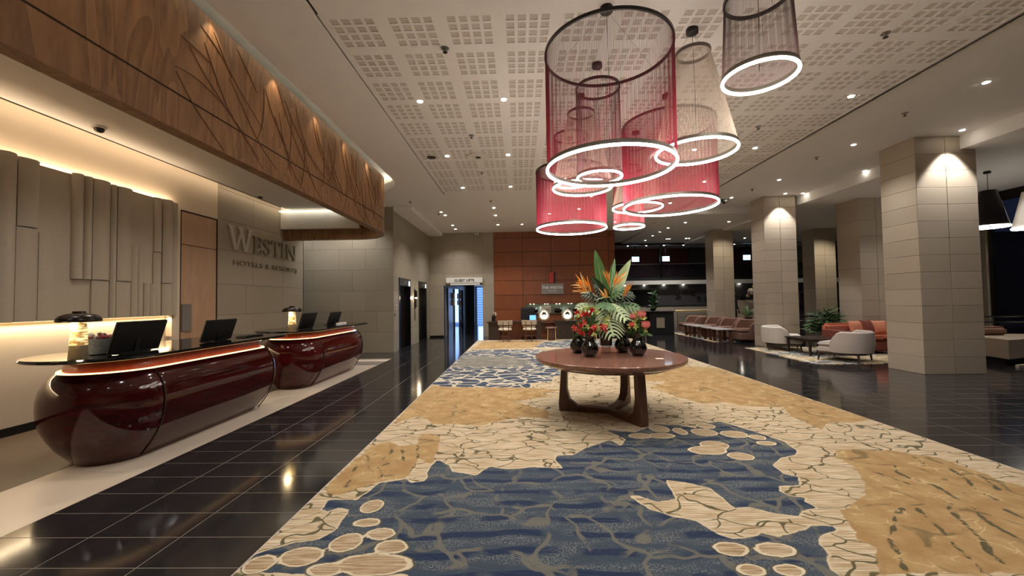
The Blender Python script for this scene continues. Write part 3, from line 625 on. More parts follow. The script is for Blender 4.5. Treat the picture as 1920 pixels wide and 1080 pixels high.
def rugmat():
    n=NT('lounge_rug'); P=n.world(); c=n.mix(n.step(n.noise(n.world((1,3,1)),1.6,4),.4,.6),srgb(196,176,136),srgb(164,136,92)); e=n.noise(P,3,3); c=n.mix(n.step(n.noise(P,.9,3,.6),.50,.56),c,srgb(92,98,104)); c=n.mix(n.step(n.voro(P,4).outputs['Distance'],.03,.06),srgb(210,204,192),c)
    n.set(Base_Color=c,Roughness=.95); return n.m
M['rugmat']=rugmat()
small_rug('lounge_rug',[(6.45,8.95),(9.4,8.95),(9.4,12.0),(6.6,12.0)],'beige and blue patterned rug under the armchairs and coffee table')
small_rug('lounge_rug',[(6.5,13.6),(9.6,13.6),(9.6,16.5),(7.9,16.5),(7.9,17.8),(6.5,17.8)],'pale patterned rug under the brown sofas and the row of low tables')
# ================================================================ TIMBER CANOPY over reception
t=thing('timber_canopy','large oak veneered canopy with rounded corner and carved branches above the reception desks','canopy',(-3.13,5,3.12))
def fascia_ring(off,y0=-4.4): 
    a=.95-off; b=1.2-off
    return [(-3.13-off,y0),(-3.13-off,9.05)]+arc(-4.08,9.05,a,b,0,90,14)[1:]+[(-6.0,9.05+b)]
def band(z0,z1,th,name,mat,off=0):
    o_=fascia_ring(off); i_=fascia_ring(off+th); n=len(o_); m=MB()
    m.loft([[(*o_[k],z0),(*o_[k],z1),(*i_[k],z1),(*i_[k],z0)] for k in range(n)])
    return m.done(name,mat,t,smooth=True)
band(3.12,3.445,.15,'lower_band','fascia'); band(3.465,4.44,.15,'upper_band','fascia'); band(3.44,3.47,.12,'shadow_gap','darkgroove',.012)
BR=[[(3.62,4.03),(3.8,4.01),(3.99,3.98)],[(3.86,4.28),(4.13,4.16),(4.37,3.95),(4.84,3.65)],[(3.72,3.99),(3.91,3.81),(4.13,3.67),(4.37,3.51),(4.84,3.16)],[(3.57,3.7),(3.76,3.73),(4.03,3.68),(4.32,3.58)],[(3.58,3.66),(3.74,3.47),(3.92,3.33),(4.19,3.14)],[(3.91,4.14),(4.03,3.92),(4.24,3.6),(4.46,3.47),(4.77,3.25)],[(4.37,4.37),(4.57,4.19),(4.72,4.05)],[(4.03,4.33),(4.13,4.2),(4.29,3.99)],[(4.87,4.18),(5.02,3.91),(5.29,3.67),(5.46,3.27)],[(5.13,4.36),(5.33,4.03),(5.69,3.62),(6.09,3.3)],[(5.29,4.25),(5.5,4.01),(5.88,3.72),(6.61,3.48)],[(4.26,3.97),(4.49,3.73),(4.74,3.45),(5.13,3.24)]]
rb=random.Random(3)
for k in range(30):
    y=4.9+.155*k+rb.uniform(-.1,.1); z=rb.uniform(3.9,4.4); L=rb.uniform(.5,1.0); c=rb.uniform(.35,.8)*(1 if k%3 else -.5)
    BR.append([(y+c*L*s*s+ .1*s, max(3.14,z-L*s)) for s in (0,.25,.5,.75,1)])
for b in BR:
    m=MB(); pts=[(-3.128,y,z) for y,z in b if y<9.0]
    if len(pts)<2: continue
    for _ in range(2): pts=[pts[0]]+[tuple(a[i]*u+b_[i]*(1-u) for i in range(3)) for a,b_ in zip(pts,pts[1:]) for u in (.75,.25)]+[pts[-1]]
    m.tube(pts,[.003+.004*math.sin(PI*i/max(1,len(pts)-1)) for i in range(len(pts))],5); m.done('carved_branch','branch',t)
for k in range(8): spot((-3.03,1.9+1.05*k,4.50),6,70,.6,(1,.8,.55),.02,(-.12,0,-1))
# ================================================================ RELIEF WALL PANEL with niche
t=thing('relief_wall_panel','taupe relief panel of upright half-round ribs, lit along its top and bottom edge','wall panel',(-5.9,4.4,1.31))
MB().box(-5.93,1.8,1.33,-5.875,6.78,3.25).done('backing_panel','relief',t)
MB().box(-5.98,1.8,1.36,-5.93,6.74,3.18).done('batten_frame','blackmatt',t)
def rib(y0,y1,z0,z1,d=.05,c=0.5):
    m=MB(); n=7; L=[]
    for z in (z0,z1):
        L.append([(-5.875,y0,z)]+[(-5.875+d*math.sin(PI*(.12+.76*(i/(n-1)))),y0+(y1-y0)*i/(n-1),z) for i in range(n)]+[(-5.875,y1,z)])
    m.loft(L); m.done('relief_rib','relief',t,smooth=True)
for a in ((3.62,3.8,1.33,3.26),(3.82,3.98,1.33,3.0),(4.0,4.2,1.33,3.26,.06),(4.22,4.36,1.33,3.28,.07),(4.375,4.545,1.33,3.29,.08),(4.56,4.77,2.46,3.28,.07),(4.56,4.76,1.33,2.45,.05),(4.79,4.97,1.33,2.42,.03),
  (5.14,5.265,1.87,3.27,.08),(5.275,5.38,1.87,3.27,.07),(5.39,5.62,1.87,3.27,.08),(5.39,5.62,1.33,1.86,.06),(5.64,5.725,1.33,3.26,.05),(5.735,5.95,1.87,3.26,.07),(5.735,5.95,1.33,1.86,.05),(5.965,6.07,1.33,2.43,.04),(6.08,6.16,1.33,2.43,.025),(6.17,6.27,1.33,1.85,.045),(6.275,6.375,1.33,1.85,.045),(6.32,6.46,1.33,2.35,.05),(6.33,6.46,2.37,3.25,.06),(6.475,6.66,1.87,3.26,.08),(6.475,6.66,1.33,1.86,.07),(6.67,6.775,1.33,3.25,.04)): rib(*a)
MB().box(-5.985,6.70,.98,-5.88,6.78,1.33).done('niche_end','wallwarm',t)
MB().box(-5.975,1.8,3.19,-5.935,6.76,3.20).done('led_strip','ledcove',t); MB().box(-5.97,1.8,1.325,-5.94,6.72,1.335).done('led_strip','ledcove',t)
t=tag(MB().box(-6.0,7.03,1.03,-5.985,7.24,1.52).done('notice_plate','signgrey',bevel=.002),'pale grey rectangular notice plate beside the tall reception door','plate')
# ================================================================ LETTERS on the stone wall
t=thing('wall_lettering','large brushed metal serif name with a smaller line beneath, on the sandstone reception wall','sign',(-5.99,9.4,2.3))
def letters_poly(ch):    # unit height outlines (serif capitals), each a list of strokes
    S=.045
    if ch=='W':
        return [[(0,1),(.30,1),(.30,.955),(.235,.955),(.40,.22),(.56,.74),(.50,.955),(.46,.955),(.46,1),(.74,1),(.74,.955),(.69,.955),(.86,.24),(1.02,.955),(.95,.955),(.95,1),(1.22,1),(1.22,.955),(1.15,.955),(.91,0),(.77,0),(.62,.55),(.45,0),(.30,0),(.06,.955),(0,.955)]]
    if ch=='E': return [[(0,0),(.58,0),(.62,.26),(.57,.26),(.48,.07),(.26,.07),(.26,.48),(.44,.48),(.46,.38),(.5,.38),(.5,.66),(.46,.66),(.44,.56),(.26,.56),(.26,.93),(.46,.93),(.54,.76),(.58,.76),(.56,1),(0,1),(0,.95),(.08,.95),(.08,.05),(0,.05)]]
    if ch=='T': return [[(.22,0),(.52,0),(.52,.05),(.45,.05),(.45,.93),(.62,.93),(.70,.74),(.74,.74),(.72,1),(.02,1),(0,.74),(.04,.74),(.12,.93),(.29,.93),(.29,.05),(.22,.05)]]
    if ch=='I': return [[(0,0),(.32,0),(.32,.05),(.25,.05),(.25,.95),(.32,.95),(.32,1),(0,1),(0,.95),(.07,.95),(.07,.05),(0,.05)]]
    if ch=='N': return [[(0,0),(.22,0),(.22,.05),(.16,.05),(.16,.78),(.74,0),(.84,0),(.84,.95),(.92,.95),(.92,1),(.68,1),(.68,.95),(.75,.95),(.75,.30),(.24,1),(0,1),(0,.95),(.08,.95),(.08,.05),(0,.05)]]
    if ch=='S':
        c=[(.50,.74),(.49,.86),(.40,.94),(.27,.96),(.14,.92),(.09,.80),(.13,.67),(.27,.56),(.42,.46),(.50,.32),(.48,.16),(.38,.06),(.24,.035),(.10,.09),(.05,.27)]; w=[.02,.03,.05,.05,.06,.09,.10,.11,.11,.10,.09,.06,.05,.04,.02]; L=[];Q=[]
        for i,(x,y) in enumerate(c):
            a=c[max(0,i-1)]; b=c[min(len(c)-1,i+1)]; d=Vector((b[0]-a[0],b[1]-a[1])).normalized(); L.append((x-d.y*w[i]*.9,y+d.x*w[i]*.9)); Q.append((x+d.y*w[i]*.9,y-d.x*w[i]*.9))
        return [L+Q[::-1]]
y=8.11; lay=[('W',.50,2.655,.66),('E',.385,2.65,.8),('S',.385,2.65,.8),('T',.385,2.65,.8),('I',.385,2.65,.9),('N',.385,2.65,.8)]
adv={'W':1.25,'E':.70,'S':.66,'T':.80,'I':.42,'N':.95}
tot=sum(adv[c]*h*1.0 for c,h,_,_ in lay); sx=(10.66-8.11)/tot
for c,h,z0,_ in lay:
    for P_ in letters_poly(c):
        bmv=[(px*h*sx+y,pz*h+z0) for px,pz in P_]; m=MB(); n_=len(bmv)
        m.add([(-5.998,a,b) for a,b in bmv]+[(-5.965,a,b) for a,b in bmv],[tuple(range(n_)),tuple(range(2*n_-1,n_-1,-1))]+[(i,(i+1)%n_,n_+(i+1)%n_,n_+i) for i in range(n_)])
        m.done('letter','letterlight' if c=='W' else 'letterdark',t)
    y+=adv[c]*h*sx
tx=text('small_letters','HOTELS & RESORTS',.155,(-5.985,9.50,2.335),(PI/2,0,PI/2),'letterdark',t,.008,bold=-.001)
bpy.context.view_layer.update(); tx.scale=(2.42/max(tx.dimensions.x,.1),1,1); split_letters(tx)
# ================================================================ RECEPTION DESKS
def plan(d,near=(-4.10,4.04,.55),front=-3.55,far=6.03,rf=.30,back=-4.65):
    cx,cy,r=near; r=max(r-d,.03); f=front-d; e=far-d; rr=max(rf-d*.6,.03); b=back+d
    P=[(cx+r*math.cos(R(a)),cy+r*math.sin(R(a))) for a in range(180,361,10)]
    P+=[(f,cy+(e-rr-cy)*s/3) for s in (1,2)]
    P+=[(f-rr+rr*math.cos(R(a)),e-rr+rr*math.sin(R(a))) for a in range(0,91,15)]
    P+=[(b+rr-rr*math.sin(R(a)),e-rr+rr*math.cos(R(a))) for a in range(0,91,15)]
    return P
PROF=[(0,.25),(.035,.225),(.09,.18),(.17,.12),(.27,.065),(.37,.025),(.47,.005),(.56,0),(.64,.004),(.72,.02),(.79,.05),(.84,.085),(.875,.12)]
def dprof(z):
    for (a,b),(c,d) in zip(PROF,PROF[1:]):
        if a<=z<=c: return b+(d-b)*(z-a)/(c-a)
    return PROF[-1][1]
def make_desk(label):
    t=thing('reception_desk',label,'desk',(-4.1,4.9,0),'lacquered reception desks')
    m=MB(); m.loft([[(x,y,z) for x,y in plan(d)] for z,d in PROF]); body=m.done('desk_body','lacq',t,smooth=True)
    m=MB(); m.loft([[(x,y,z) for x,y in plan(d)] for z,d in ((.872,.165),(.90,.168),(.96,.18),(1.0,.195))]); m.done('upper_band','burl',t,smooth=True)
    m=MB(); m.tube([(x,y,.882) for x,y in plan(.135)],.0065,6,True); m.done('led_line','ledwarm',t,smooth=True)
    top=plan(0,(-4.12,3.955,.58),-3.54,6.32,.30,-4.70)
    m=MB(); m.loft([[(x,y,z) for x,y in plan(d,(-4.12,3.955,.58),-3.54,6.32,.34,-4.70)] for z,d in ((1.0,.02),(1.008,.004),(1.022,0),(1.034,.012))]); m.done('countertop','blacktop',t,smooth=True)
    for y in (3.98,5.76):
        m=MB(); zs=frange(.02,.87,16); m.tube([(-3.549-dprof(z)+.002,y+(.0),z) for z in zs],.007,6); m.done('seam_bead','darkwood',body)
    MB().prism(plan(.29),-.0,.012).done('plinth','blackmatt',t)
    return t
dk=make_desk('burgundy lacquered barrel-shaped reception desk closest to the relief panel')
dk2=copy_tree(dk); dk2.location.y+=3.27; dk2['label']='burgundy lacquered reception desk beside the large wall lettering'
def make_lamp(label,x,y):
    t=thing('mushroom_lamp',label,'lamp',(0,0,0),'mushroom lamps on the desks')
    MB().lathe([(.066,0),(.067,.005),(.060,.125)],24).done('lower_body','onyx_off',t,smooth=True)
    MB().lathe([(.060,.125),(.055,.23),(.050,.335)],24).done('glowing_body','onyx',t,smooth=True)
    shade=MB().lathe([(.045,.345),(.11,.332),(.143,.330),(.150,.340),(.146,.360),(.125,.385),(.085,.402),(.045,.408),(.042,.425),(.0,.427)],32).done('lamp_shade','bronze',t,smooth=True)
    MB().lathe([(.02,.33),(.02,.36)],10).done('neck','bronze',shade)
    t.location=(x,y,1.035); l=bpy.data.lights.new('glow','POINT'); l.energy=3; l.color=(1,.75,.4); l.shadow_soft_size=.04; lo=bpy.data.objects.new('glow',l); C.objects.link(lo); lo.parent=t; lo.location=(0.0,-.12,.30)
    return t
make_lamp('bronze mushroom lamp with lit onyx body on the desk closest to the relief panel',-3.93,3.52)
make_lamp('bronze mushroom lamp with lit onyx body on the desk beside the wall lettering',-3.78,6.62)
def make_monitor(label,y,x=-3.93,wd=.50,h=.30,yaw=0,cat='monitor'):
    t=thing('monitor',label,cat,(0,0,0),'desk monitors')
    tl=.32
    def P(u,v,wz): # u across, v up the tilted panel, w thickness
        return (v*math.sin(tl)+wz*math.cos(tl),u,.014+v*math.cos(tl)-wz*math.sin(tl))
    m=MB(); vs=[P(u,v,q) for q in (0,.028) for u,v in ((-wd/2,0),(wd/2,0),(wd/2,h),(-wd/2,h))]
    m.add(vs,[(0,1,2,3),(7,6,5,4),(0,4,5,1),(1,5,6,2),(2,6,7,3),(3,7,4,0)]); case=m.done('display_case','black',t,bevel=.006)
    m=MB(); m.add([P(u,v,-.001) for u,v in ((-wd/2+.012,.012),(wd/2-.012,.012),(wd/2-.012,h-.012),(-wd/2+.012,h-.012))],[(0,1,2,3)]); m.done('display','darkglass',case)
    m=MB(); m.obox((.06,0,.16),(.03,0,.012),.05,.03); m.done('stand_neck','black',t); MB().box(-.09,-.12,0,.09,.12,.012).done('stand_foot','black',t,bevel=.004)
    MB().lathe([(.014,.0),(.012,.004)],12,(.075,0,.2)).done('port_cover','darksteel',case)
    t.location=(x,y,1.035); t.rotation_euler=(0,0,yaw); return t
make_monitor('wide black monitor seen from behind, next to the wicker basket',4.02,wd=.54,h=.32)
make_monitor('black monitor seen from behind at the far end of the first desk',5.12,wd=.52,h=.28)
make_monitor('black monitor seen from behind, beside the second onyx lamp',7.28,wd=.5,h=.30)
make_monitor('black monitor at the end of the second desk behind the white card holder',8.33,wd=.48,h=.28)
t=thing('flower_basket','grey woven basket of dried blooms on the first reception desk','basket',(-4.12,3.88,1.035))
MB().lathe([(.075,0),(.085,.01),(.1,.15),(.103,.155),(.098,.155),(.09,.02)],24,(-4.12,3.88,1.035)).done('woven_tub','basket',t,smooth=True)
for k in range(9):
    m=MB(); z=1.035+.01+.016*k; m.tube([(-4.12+(.084+.0011*9*(k*.17))*math.cos(a*PI/10),3.88+(.084+.0015*k)*math.sin(a*PI/10),z) for a in range(20)],.006,5,True); m.done('weave_band','basket',t)
rb=random.Random(5)
for k in range(22):
    a=rb.uniform(0,2*PI); r=rb.uniform(0,.08); MB().sphere((-4.12+r*math.cos(a),3.88+r*math.sin(a),1.2+rb.uniform(-.01,.03)),rb.uniform(.014,.024),7,5).done('dried_bloom',rb.choice(['cream','brownfab','darkwood','str_rose']),t,smooth=True)
t=thing('card_holder','small white card holder in front of the last monitor','card holder',(-3.68,8.2,1.035))
MB().box(-3.72,8.02,1.035,-3.64,8.46,1.045).done('tray','black',t)
for k in range(5): MB().box(-3.70,8.04+.083*k,1.045,-3.66,8.11+.083*k,1.10).done('card_stack','white',t)
t=thing('keyboard_tray','slim black keyboard on the first desk between the monitor and the far tip','keyboard',(-3.9,5.75,1.035)); MB().box(-4.0,5.6,1.035,-3.86,6.0,1.05).done('key_deck','black',t,bevel=.004)
for i in range(10):
    MB().box(-3.985,5.615+.038*i,1.05,-3.875,5.645+.038*i,1.054).done('key_row','blackmatt',t)
# ================================================================ PENDANTS
def pendant(name,label,x,y,zt,zb,rt,rbm,ns,mat,ceil=4.37,sr=.0014,grp='ring pendants hanging over the carpet',top='frame'):
    t=thing(name,label,'pendant lamp',(x,y,zb),grp)
    m=MB(); m.lathe([(.055,ceil-.05),(.062,ceil-.045),(.062,ceil)],24,(x,y,0)); can=m.done('canopy','frame',t,smooth=True)
    MB().ring((x,y,zt),rt+.008,.03,.016,72).done('top_ring',top,t,smooth=True)
    MB().ring((x,y,zb+.022),rbm+.006,.034,.018,72).done('ring_channel','frameb',t,smooth=True)
    m=MB(); m.tube([(x+(rbm-.001)*math.cos(2*PI*i/72),y+(rbm-.001)*math.sin(2*PI*i/72),zb+.010) for i in range(72)],.0125,10,True); m.done('light_ring','led',t,smooth=True)
    m=MB()
    for i in range(ns):
        a=2*PI*i/ns; c,s=math.cos(a),math.sin(a); p0=(x+rbm*c,y+rbm*s,zb+.05); p1=(x+rt*c,y+rt*s,zt)
        vs=[]
        for p in (p0,p1):
            for q in range(3): b=a+q*2*PI/3; vs.append((p[0]+sr*math.cos(b),p[1]+sr*math.sin(b),p[2]))
        m.add(vs,[(0,1,4,3),(1,2,5,4),(2,0,3,5)])
    o=m.done('strings',mat,t); o['kind']='stuff'
    m=MB()
    for k in range(3):
        a=2*PI*k/3+.5; m.tube([(x+.03*math.cos(a),y+.03*math.sin(a),ceil-.05),(x+rt*math.cos(a),y+rt*math.sin(a),zt+.03)],.0013,4)
    m.done('suspension_wires','frame',can)
    m=MB(); m.tube([(x,y,ceil-.05),(x+.012,y,(ceil+zb)/2),(x,y,zb+.06)],.0022,5); m.done('power_cord','black',can); 
    return t
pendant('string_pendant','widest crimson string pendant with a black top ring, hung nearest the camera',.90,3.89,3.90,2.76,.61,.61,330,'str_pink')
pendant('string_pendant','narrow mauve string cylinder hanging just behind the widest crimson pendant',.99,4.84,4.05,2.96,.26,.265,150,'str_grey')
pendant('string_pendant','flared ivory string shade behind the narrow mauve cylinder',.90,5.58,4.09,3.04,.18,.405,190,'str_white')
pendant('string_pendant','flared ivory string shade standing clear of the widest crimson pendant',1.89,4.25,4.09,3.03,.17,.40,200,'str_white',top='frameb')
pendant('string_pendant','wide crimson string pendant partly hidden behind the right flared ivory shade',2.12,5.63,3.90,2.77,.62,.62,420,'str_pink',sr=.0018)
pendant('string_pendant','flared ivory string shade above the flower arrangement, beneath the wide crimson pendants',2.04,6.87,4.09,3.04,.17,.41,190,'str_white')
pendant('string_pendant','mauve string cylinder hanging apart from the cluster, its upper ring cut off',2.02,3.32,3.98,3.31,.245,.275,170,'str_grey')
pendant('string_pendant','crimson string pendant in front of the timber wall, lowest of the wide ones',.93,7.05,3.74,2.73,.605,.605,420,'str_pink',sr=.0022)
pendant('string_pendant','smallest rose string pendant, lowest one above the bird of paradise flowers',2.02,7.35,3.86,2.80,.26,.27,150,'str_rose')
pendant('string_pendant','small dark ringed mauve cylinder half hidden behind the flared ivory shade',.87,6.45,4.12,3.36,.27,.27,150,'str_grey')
# lounge pendants with solid shades
for (x,y,r,zb,zt,lab) in ((10.55,9.15,.30,3.0,3.80,'dark conical pendant shade by the night window beside the widest column'),(11.75,9.35,.32,3.0,3.82,'pale lit pendant shade at the right edge by the night window')):
    t=thing('shade_pendant',lab,'pendant lamp',(x,y,zb),'pendants by the night window')
    MB().lathe([(r,zb),(r*.45,zt),(r*.45-.01,zt),(r-.015,zb+.002)],40,(x,y,0),(False,False)).done('lamp_shade','darksteel' if 'dark' in lab else 'cream',t,smooth=True)
    MB().ring((x,y,zb-.03),r+.01,.03,.05,48).done('light_ring','led',t,smooth=True)
    m=MB(); m.tube([(x,y,4.24),(x,y,zt)],.006,5); m.lathe([(.06,4.19),(.06,4.24)],16,(x,y,0)); m.done('cord_and_canopy','frame',t)
    MB().lathe([(r*.45,zt),(0.0,zt+.005)],32,(x,y,0)).done('shade_cap','frame',t)
# ================================================================ DOWNLIGHTS AND CEILING FITTINGS
dl_rim=MB().ring((0,0,-.006),.052,.008,.014,24).mesh('rim','white',True)
dl_len=MB().lathe([(.038,-.004),(.036,-.012),(0.001,-.016)],20).mesh('lens','lens',True)
def downlight(x,y,z,label,grp,watt=None,aim=(0,0,-1),size=115,blend=.8,light=True):
    t=bpy.data.objects.new('downlight',None); C.objects.link(t); t.location=(x,y,z); t.empty_display_size=.05; tag(t,label,'downlight',grp)
    for nm,me in (('rim',dl_rim),('lens',dl_len)):
        o=bpy.data.objects.new(nm,me); C.objects.link(o); o.parent=t
    if light: 
        s=spot((x,y,z-.03),watt,size,blend,aim=aim)
    return t
G1='downlights between the perforated panels'; G2='downlights in front of the lift and timber walls'; G3='downlights over the right aisle'; G4='downlights over the lounge and far ceiling'
for x,y,lb in ((-1.38,5.64,'downlight among perforated panels nearest the camera, on the ceiling groove side'),(-.18,5.64,'downlight among perforated panels nearest the camera, on the pendant side'),(-1.38,7.82,'downlight beside the small grey speaker grille, left of the round diffuser'),(-.18,7.82,'downlight just right of the round diffuser in the perforated field'),(3.43,7.76,'downlight seen through the flared ivory shade on the right'),(4.58,7.74,'downlight just right of the flared ivory shade, at the perforated field edge'),(-1.39,10.06,'downlight near the end of the ceiling groove'),(-.18,10.04,'downlight behind the perforated field, left of the lowest crimson pendant'),(4.62,9.94,'downlight seen through the right wide crimson pendant'),(2.04,11.13,'downlight seen low between the crimson pendants')): downlight(x,y,4.37,lb,G1)
for x,y in ((-.75,12.32),(-.76,13.41),(-.77,15.1),(.14,15.1),(1.04,13.31),(1.93,12.69),(2.77,13.3),(3.59,14.92),(4.59,12.13)): downlight(x,y,4.37,'small round recessed downlight in the plain ceiling before the timber wall',G2)
for x,y in ((-2.47,12.77),(-2.43,13.26),(-2.48,15.05),(-2.5,15.85)): downlight(x,y,4.37,'small round recessed downlight of the pairs beside the lift wall','downlight pairs beside the lift wall')
for x,y in ((4.82,5.79),(6.67,5.74),(6.69,8.03),(6.72,10.37),(8.37,9.76) ,(8.30,11.78)): downlight(x,y,4.5 if x>5.25 else 4.37,'small round recessed downlight over the black floor aisle on the right',G3,light=x<8)
for x,y,lab,w_ in ((8.15,7.42,'downlight grazing the broad face of the widest sandstone column',150),(7.8,11.78,'downlight grazing the face of the column behind the white armchair',120)):
    downlight(x,y,4.5,lab,None if False else 'column downlights',w_,aim=(0,.10,-1),size=75,blend=.35)
for x,y in ((6.2,14.96),(6.18,13.19),(6.43,12.14),(7.8,14.96),(10.5,18.79),(10.12,12.75),(14.8,18.65),(14.79,17.65),(5.97,16.06),(5.96,16.99),(5.99,17.98),(6.99,19.04),(7.12,19.04),(6.1,19.4),(7.88,18.98),(8.02,18.98)):
    z=4.30 if (x<8.4 and y>13.5) else (4.24 if x>8.4 else 4.5); downlight(x,y,z,'small round recessed downlight in the dim ceiling towards the mezzanine',G4,46)
for k,x in enumerate((6.2,7.25,8.25,9.35,12.2,15.6)): downlight(x,22.9,4.5,'tiny downlight inside the dark mezzanine room','mezzanine downlights',22)
for k,x in enumerate((5.45,6.45,7.45,8.45,11.3,15.9)):
    t=tag(MB().lathe([(.03,2.16),(.03,2.19)],12,(x,20.84,0)).done('soffit_light','lens',loc=(x,20.84,2.19)),'tiny round light in the soffit under the mezzanine edge','downlight','soffit lights below the mezzanine')
# the same ceiling lights carry on behind and around the camera
for x in (-1.38,1.0,3.4,6.0): 
    for y in (-3,-.5,2.0): spot((x,y,4.33),SPOT_W*.8)
for y in (-1.0,1.2,3.2): spot((-4.2,y,3.82),34,130)
for y in (5.0,7.2,9.0): spot((-4.1,y,3.82),48,130,col=(1,.9,.78))
for x,y in ((10.5,6),(10.5,2),(11,9)): spot((x,y,4.2),30)
spot((-5.0,10.95,4.3),90,110,aim=(0,.35,-1)); spot((-6.6,11.2,4.3),50,110,aim=(0,.3,-1)); spot((12.2,15.2,4.2),90,100,aim=(0,.45,-1),col=(1,.88,.68)); spot((8.3,15.6,4.25),50,100,aim=(0,.4,-1),col=(1,.9,.72))  # unlike those above, bare spots added to brighten the recess wall and far columns
def detector(x,y,z,label,grp='smoke detectors and sprinklers'):
    t=thing('sprinkler',label,'sprinkler',(x,y,z),grp)
    MB().lathe([(.045,-.006),(.045,0)],20,(x,y,z)).done('flange','steel',t); MB().lathe([(.012,-.045),(.014,-.006)],10,(x,y,z)).done('nozzle','steel',t); MB().lathe([(.026,-.050),(.026,-.045)],12,(x,y,z)).done('deflector','darksteel',t)
for x,y in ((-.8,4.46),(-.79,6.87),(-.8,8.88),(-.78,11.42),(4.06,4.4),(4.07,6.77)): detector(x,y,4.376 if False else 4.37,'small metal sprinkler head between the perforated ceiling panels')
for x,y in ((6.42,6.68),(6.47,8.73),(6.52,11.22)): detector(x,y,4.5,'small metal sprinkler head in the plain aisle ceiling','sprinklers in the aisle ceiling')
for x,y in ((-3.18+.1,11.36),(-2.6,13.01)): detector(x,y,4.37,'small sprinkler head near the lift wall','sprinklers near the lift wall')
t=thing('ceiling_diffuser','round white air diffuser in the ceiling behind the perforated field','air vent',(-.78,7.88,4.36))
for r,z in ((.21,4.366),(.16,4.36),(.11,4.354)): MB().ring((-.78,7.88,z-.012),r,.012,.045,36).done('diffuser_ring','white',t,smooth=True)
MB().lathe([(.05,4.34),(.05,4.37)],20,(-.78,7.88,0)).done('diffuser_core','grout',t)
t=thing('ceiling_diffuser','round white air diffuser before the timber wall','air vent',(-.71,14.2,4.36))
for r,z in ((.20,4.366),(.14,4.36)): MB().ring((-.71,14.2,z-.012),r,.012,.045,36).done('diffuser_ring','white',t,smooth=True)
t=tag(MB().lathe([(.09,4.363),(.09,4.37)],24,(-1.71,7.89,0)).done('speaker_grille','grout',loc=(-1.71,7.89,4.37)),'small round grey speaker grille in the ceiling left of the diffuser','speaker')
for x,y,lab in ((-5.45,5.08,'dome security camera under the reception soffit nearest the relief panel'),(-5.55,8.5,'dome security camera under the soffit by the wall lettering')):
    t=thing('dome_camera',lab,'security camera',(x,y,3.85)); MB().lathe([(.07,-.03),(.075,0)],24,(x,y,3.85)).done('base_plate','white',t,smooth=True); MB().lathe([(.0,-.085),(.03,-.08),(.05,-.06),(.055,-.03)],24,(x,y,3.85)).done('dome','blackgloss',t,smooth=True)
t=thing('wall_camera','small white box camera high on the stone over the lifts sign','security camera',(-1.75,16.7,4.3)); MB().box(-1.83,16.62,4.26,-1.67,16.79,4.36).done('housing','white',t,bevel=.01); MB().lathe([(.03,0),(.03,.03)],12,(-1.75,16.6,4.28)).done('lens_cap','black',t)
t=thing('track_camera','black ceiling camera beside the aisle downlights','security camera',(6.25,12.35,4.4)); MB().box(6.15,12.3,4.42,6.42,12.4,4.5).done('mount','black',t); MB().sphere((6.3,12.33,4.40),.05,12,8).done('dome','black',t,smooth=True)
# ================================================================ ROUND TABLE
TX,TY=1.16,5.33
t=thing('round_table','large round walnut table with three angled legs standing on the carpet','table',(TX,TY,.012))
MB().lathe([(.60,.655),(.86,.672),(.90,.69),(.945,.705),(.958,.72),(.96,.752),(.952,.76),(0.0,.76)],72,(TX,TY,0)).done('tabletop','table',t,smooth=True)
MB().lathe([(.78,.64),(.80,.66)],48,(TX,TY,0)).done('apron','tableleg',t)
for k,a in enumerate((-66,-196,56)):     # three feet on spokes
    a=R(a+ (0)); c,s=math.cos(a),math.sin(a); m=MB()
    def P(r,z): return (TX+r*c,TY+r*s,z)
    # leg: vertical board, curved into the foot spoke
    pr=[(.66,.012),(.665,.10),(.62,.655),(.545,.655),(.555,.30),(.52,.16),(.42,.085),(.0,.07),(.0,.012)]
    w_=.055
    L=[(TX+r*c-s*w_,TY+r*s+c*w_,z) for r,z in pr]; Rr=[(TX+r*c+s*w_,TY+r*s-c*w_,z) for r,z in pr]; n_=len(pr)
    m.add(L+Rr,[tuple(range(n_)),tuple(range(2*n_-1,n_-1,-1))]+[(i,(i+1)%n_,n_+(i+1)%n_,n_+i) for i in range(n_)]); m.done('leg','tableleg',t,bevel=.004,seg=1)
# vases
def vase(label,x,y,s=1.,z0=.76):
    t=thing('black_vase',label,'vase',(x,y,z0),'round black glass vases')
    MB().lathe([(.045*s,0),(.07*s,.01),(.105*s,.06),(.115*s,.10),(.10*s,.15),(.065*s,.20),(.055*s,.235),(.06*s,.25),(.065*s,.30),(.058*s,.30),(.05*s,.24),(.09*s,.14),(.09*s,.05),(.0,.03)],36,(x,y,z0),(True,False)).done('vase_body','blackgloss',t,smooth=True); return t
V1=(.90,5.25); V1b=(.80,5.62); V2=(1.53,5.28); V2b=(1.42,5.62); VC=(1.19,5.62)
vase('round black glass vase in front on the left, holding red and green flowers',*V1)
vase('round black glass vase half hidden behind the red flower vase',*V1b,.95)
vase('round black glass vase on the right of the table holding pink roses',*V2)
vase('round black glass vase behind the pink rose vase',*V2b,1.)
t=thing('tall_vase','tall black cylinder vase on a clear glass foot at the table centre','vase',(*VC,.76))
MB().lathe([(.075,0),(.075,.008),(.07,.012),(.07,.10),(.064,.10),(.064,.012)],28,(*VC,.76),(True,False)).done('glass_foot','glass',t,smooth=True)
MB().lathe([(.082,.10),(.084,.104),(.086,.38),(.078,.38),(.076,.12),(0,.12)],28,(*VC,.76)).done('vase_body','blackgloss',t,smooth=True)
t=thing('small_card','small white folded card lying on the right edge of the table','card',(1.70,4.98,.76)); MB().box(1.66,4.95,.7605,1.75,5.02,.763).done('card_face','white',t)
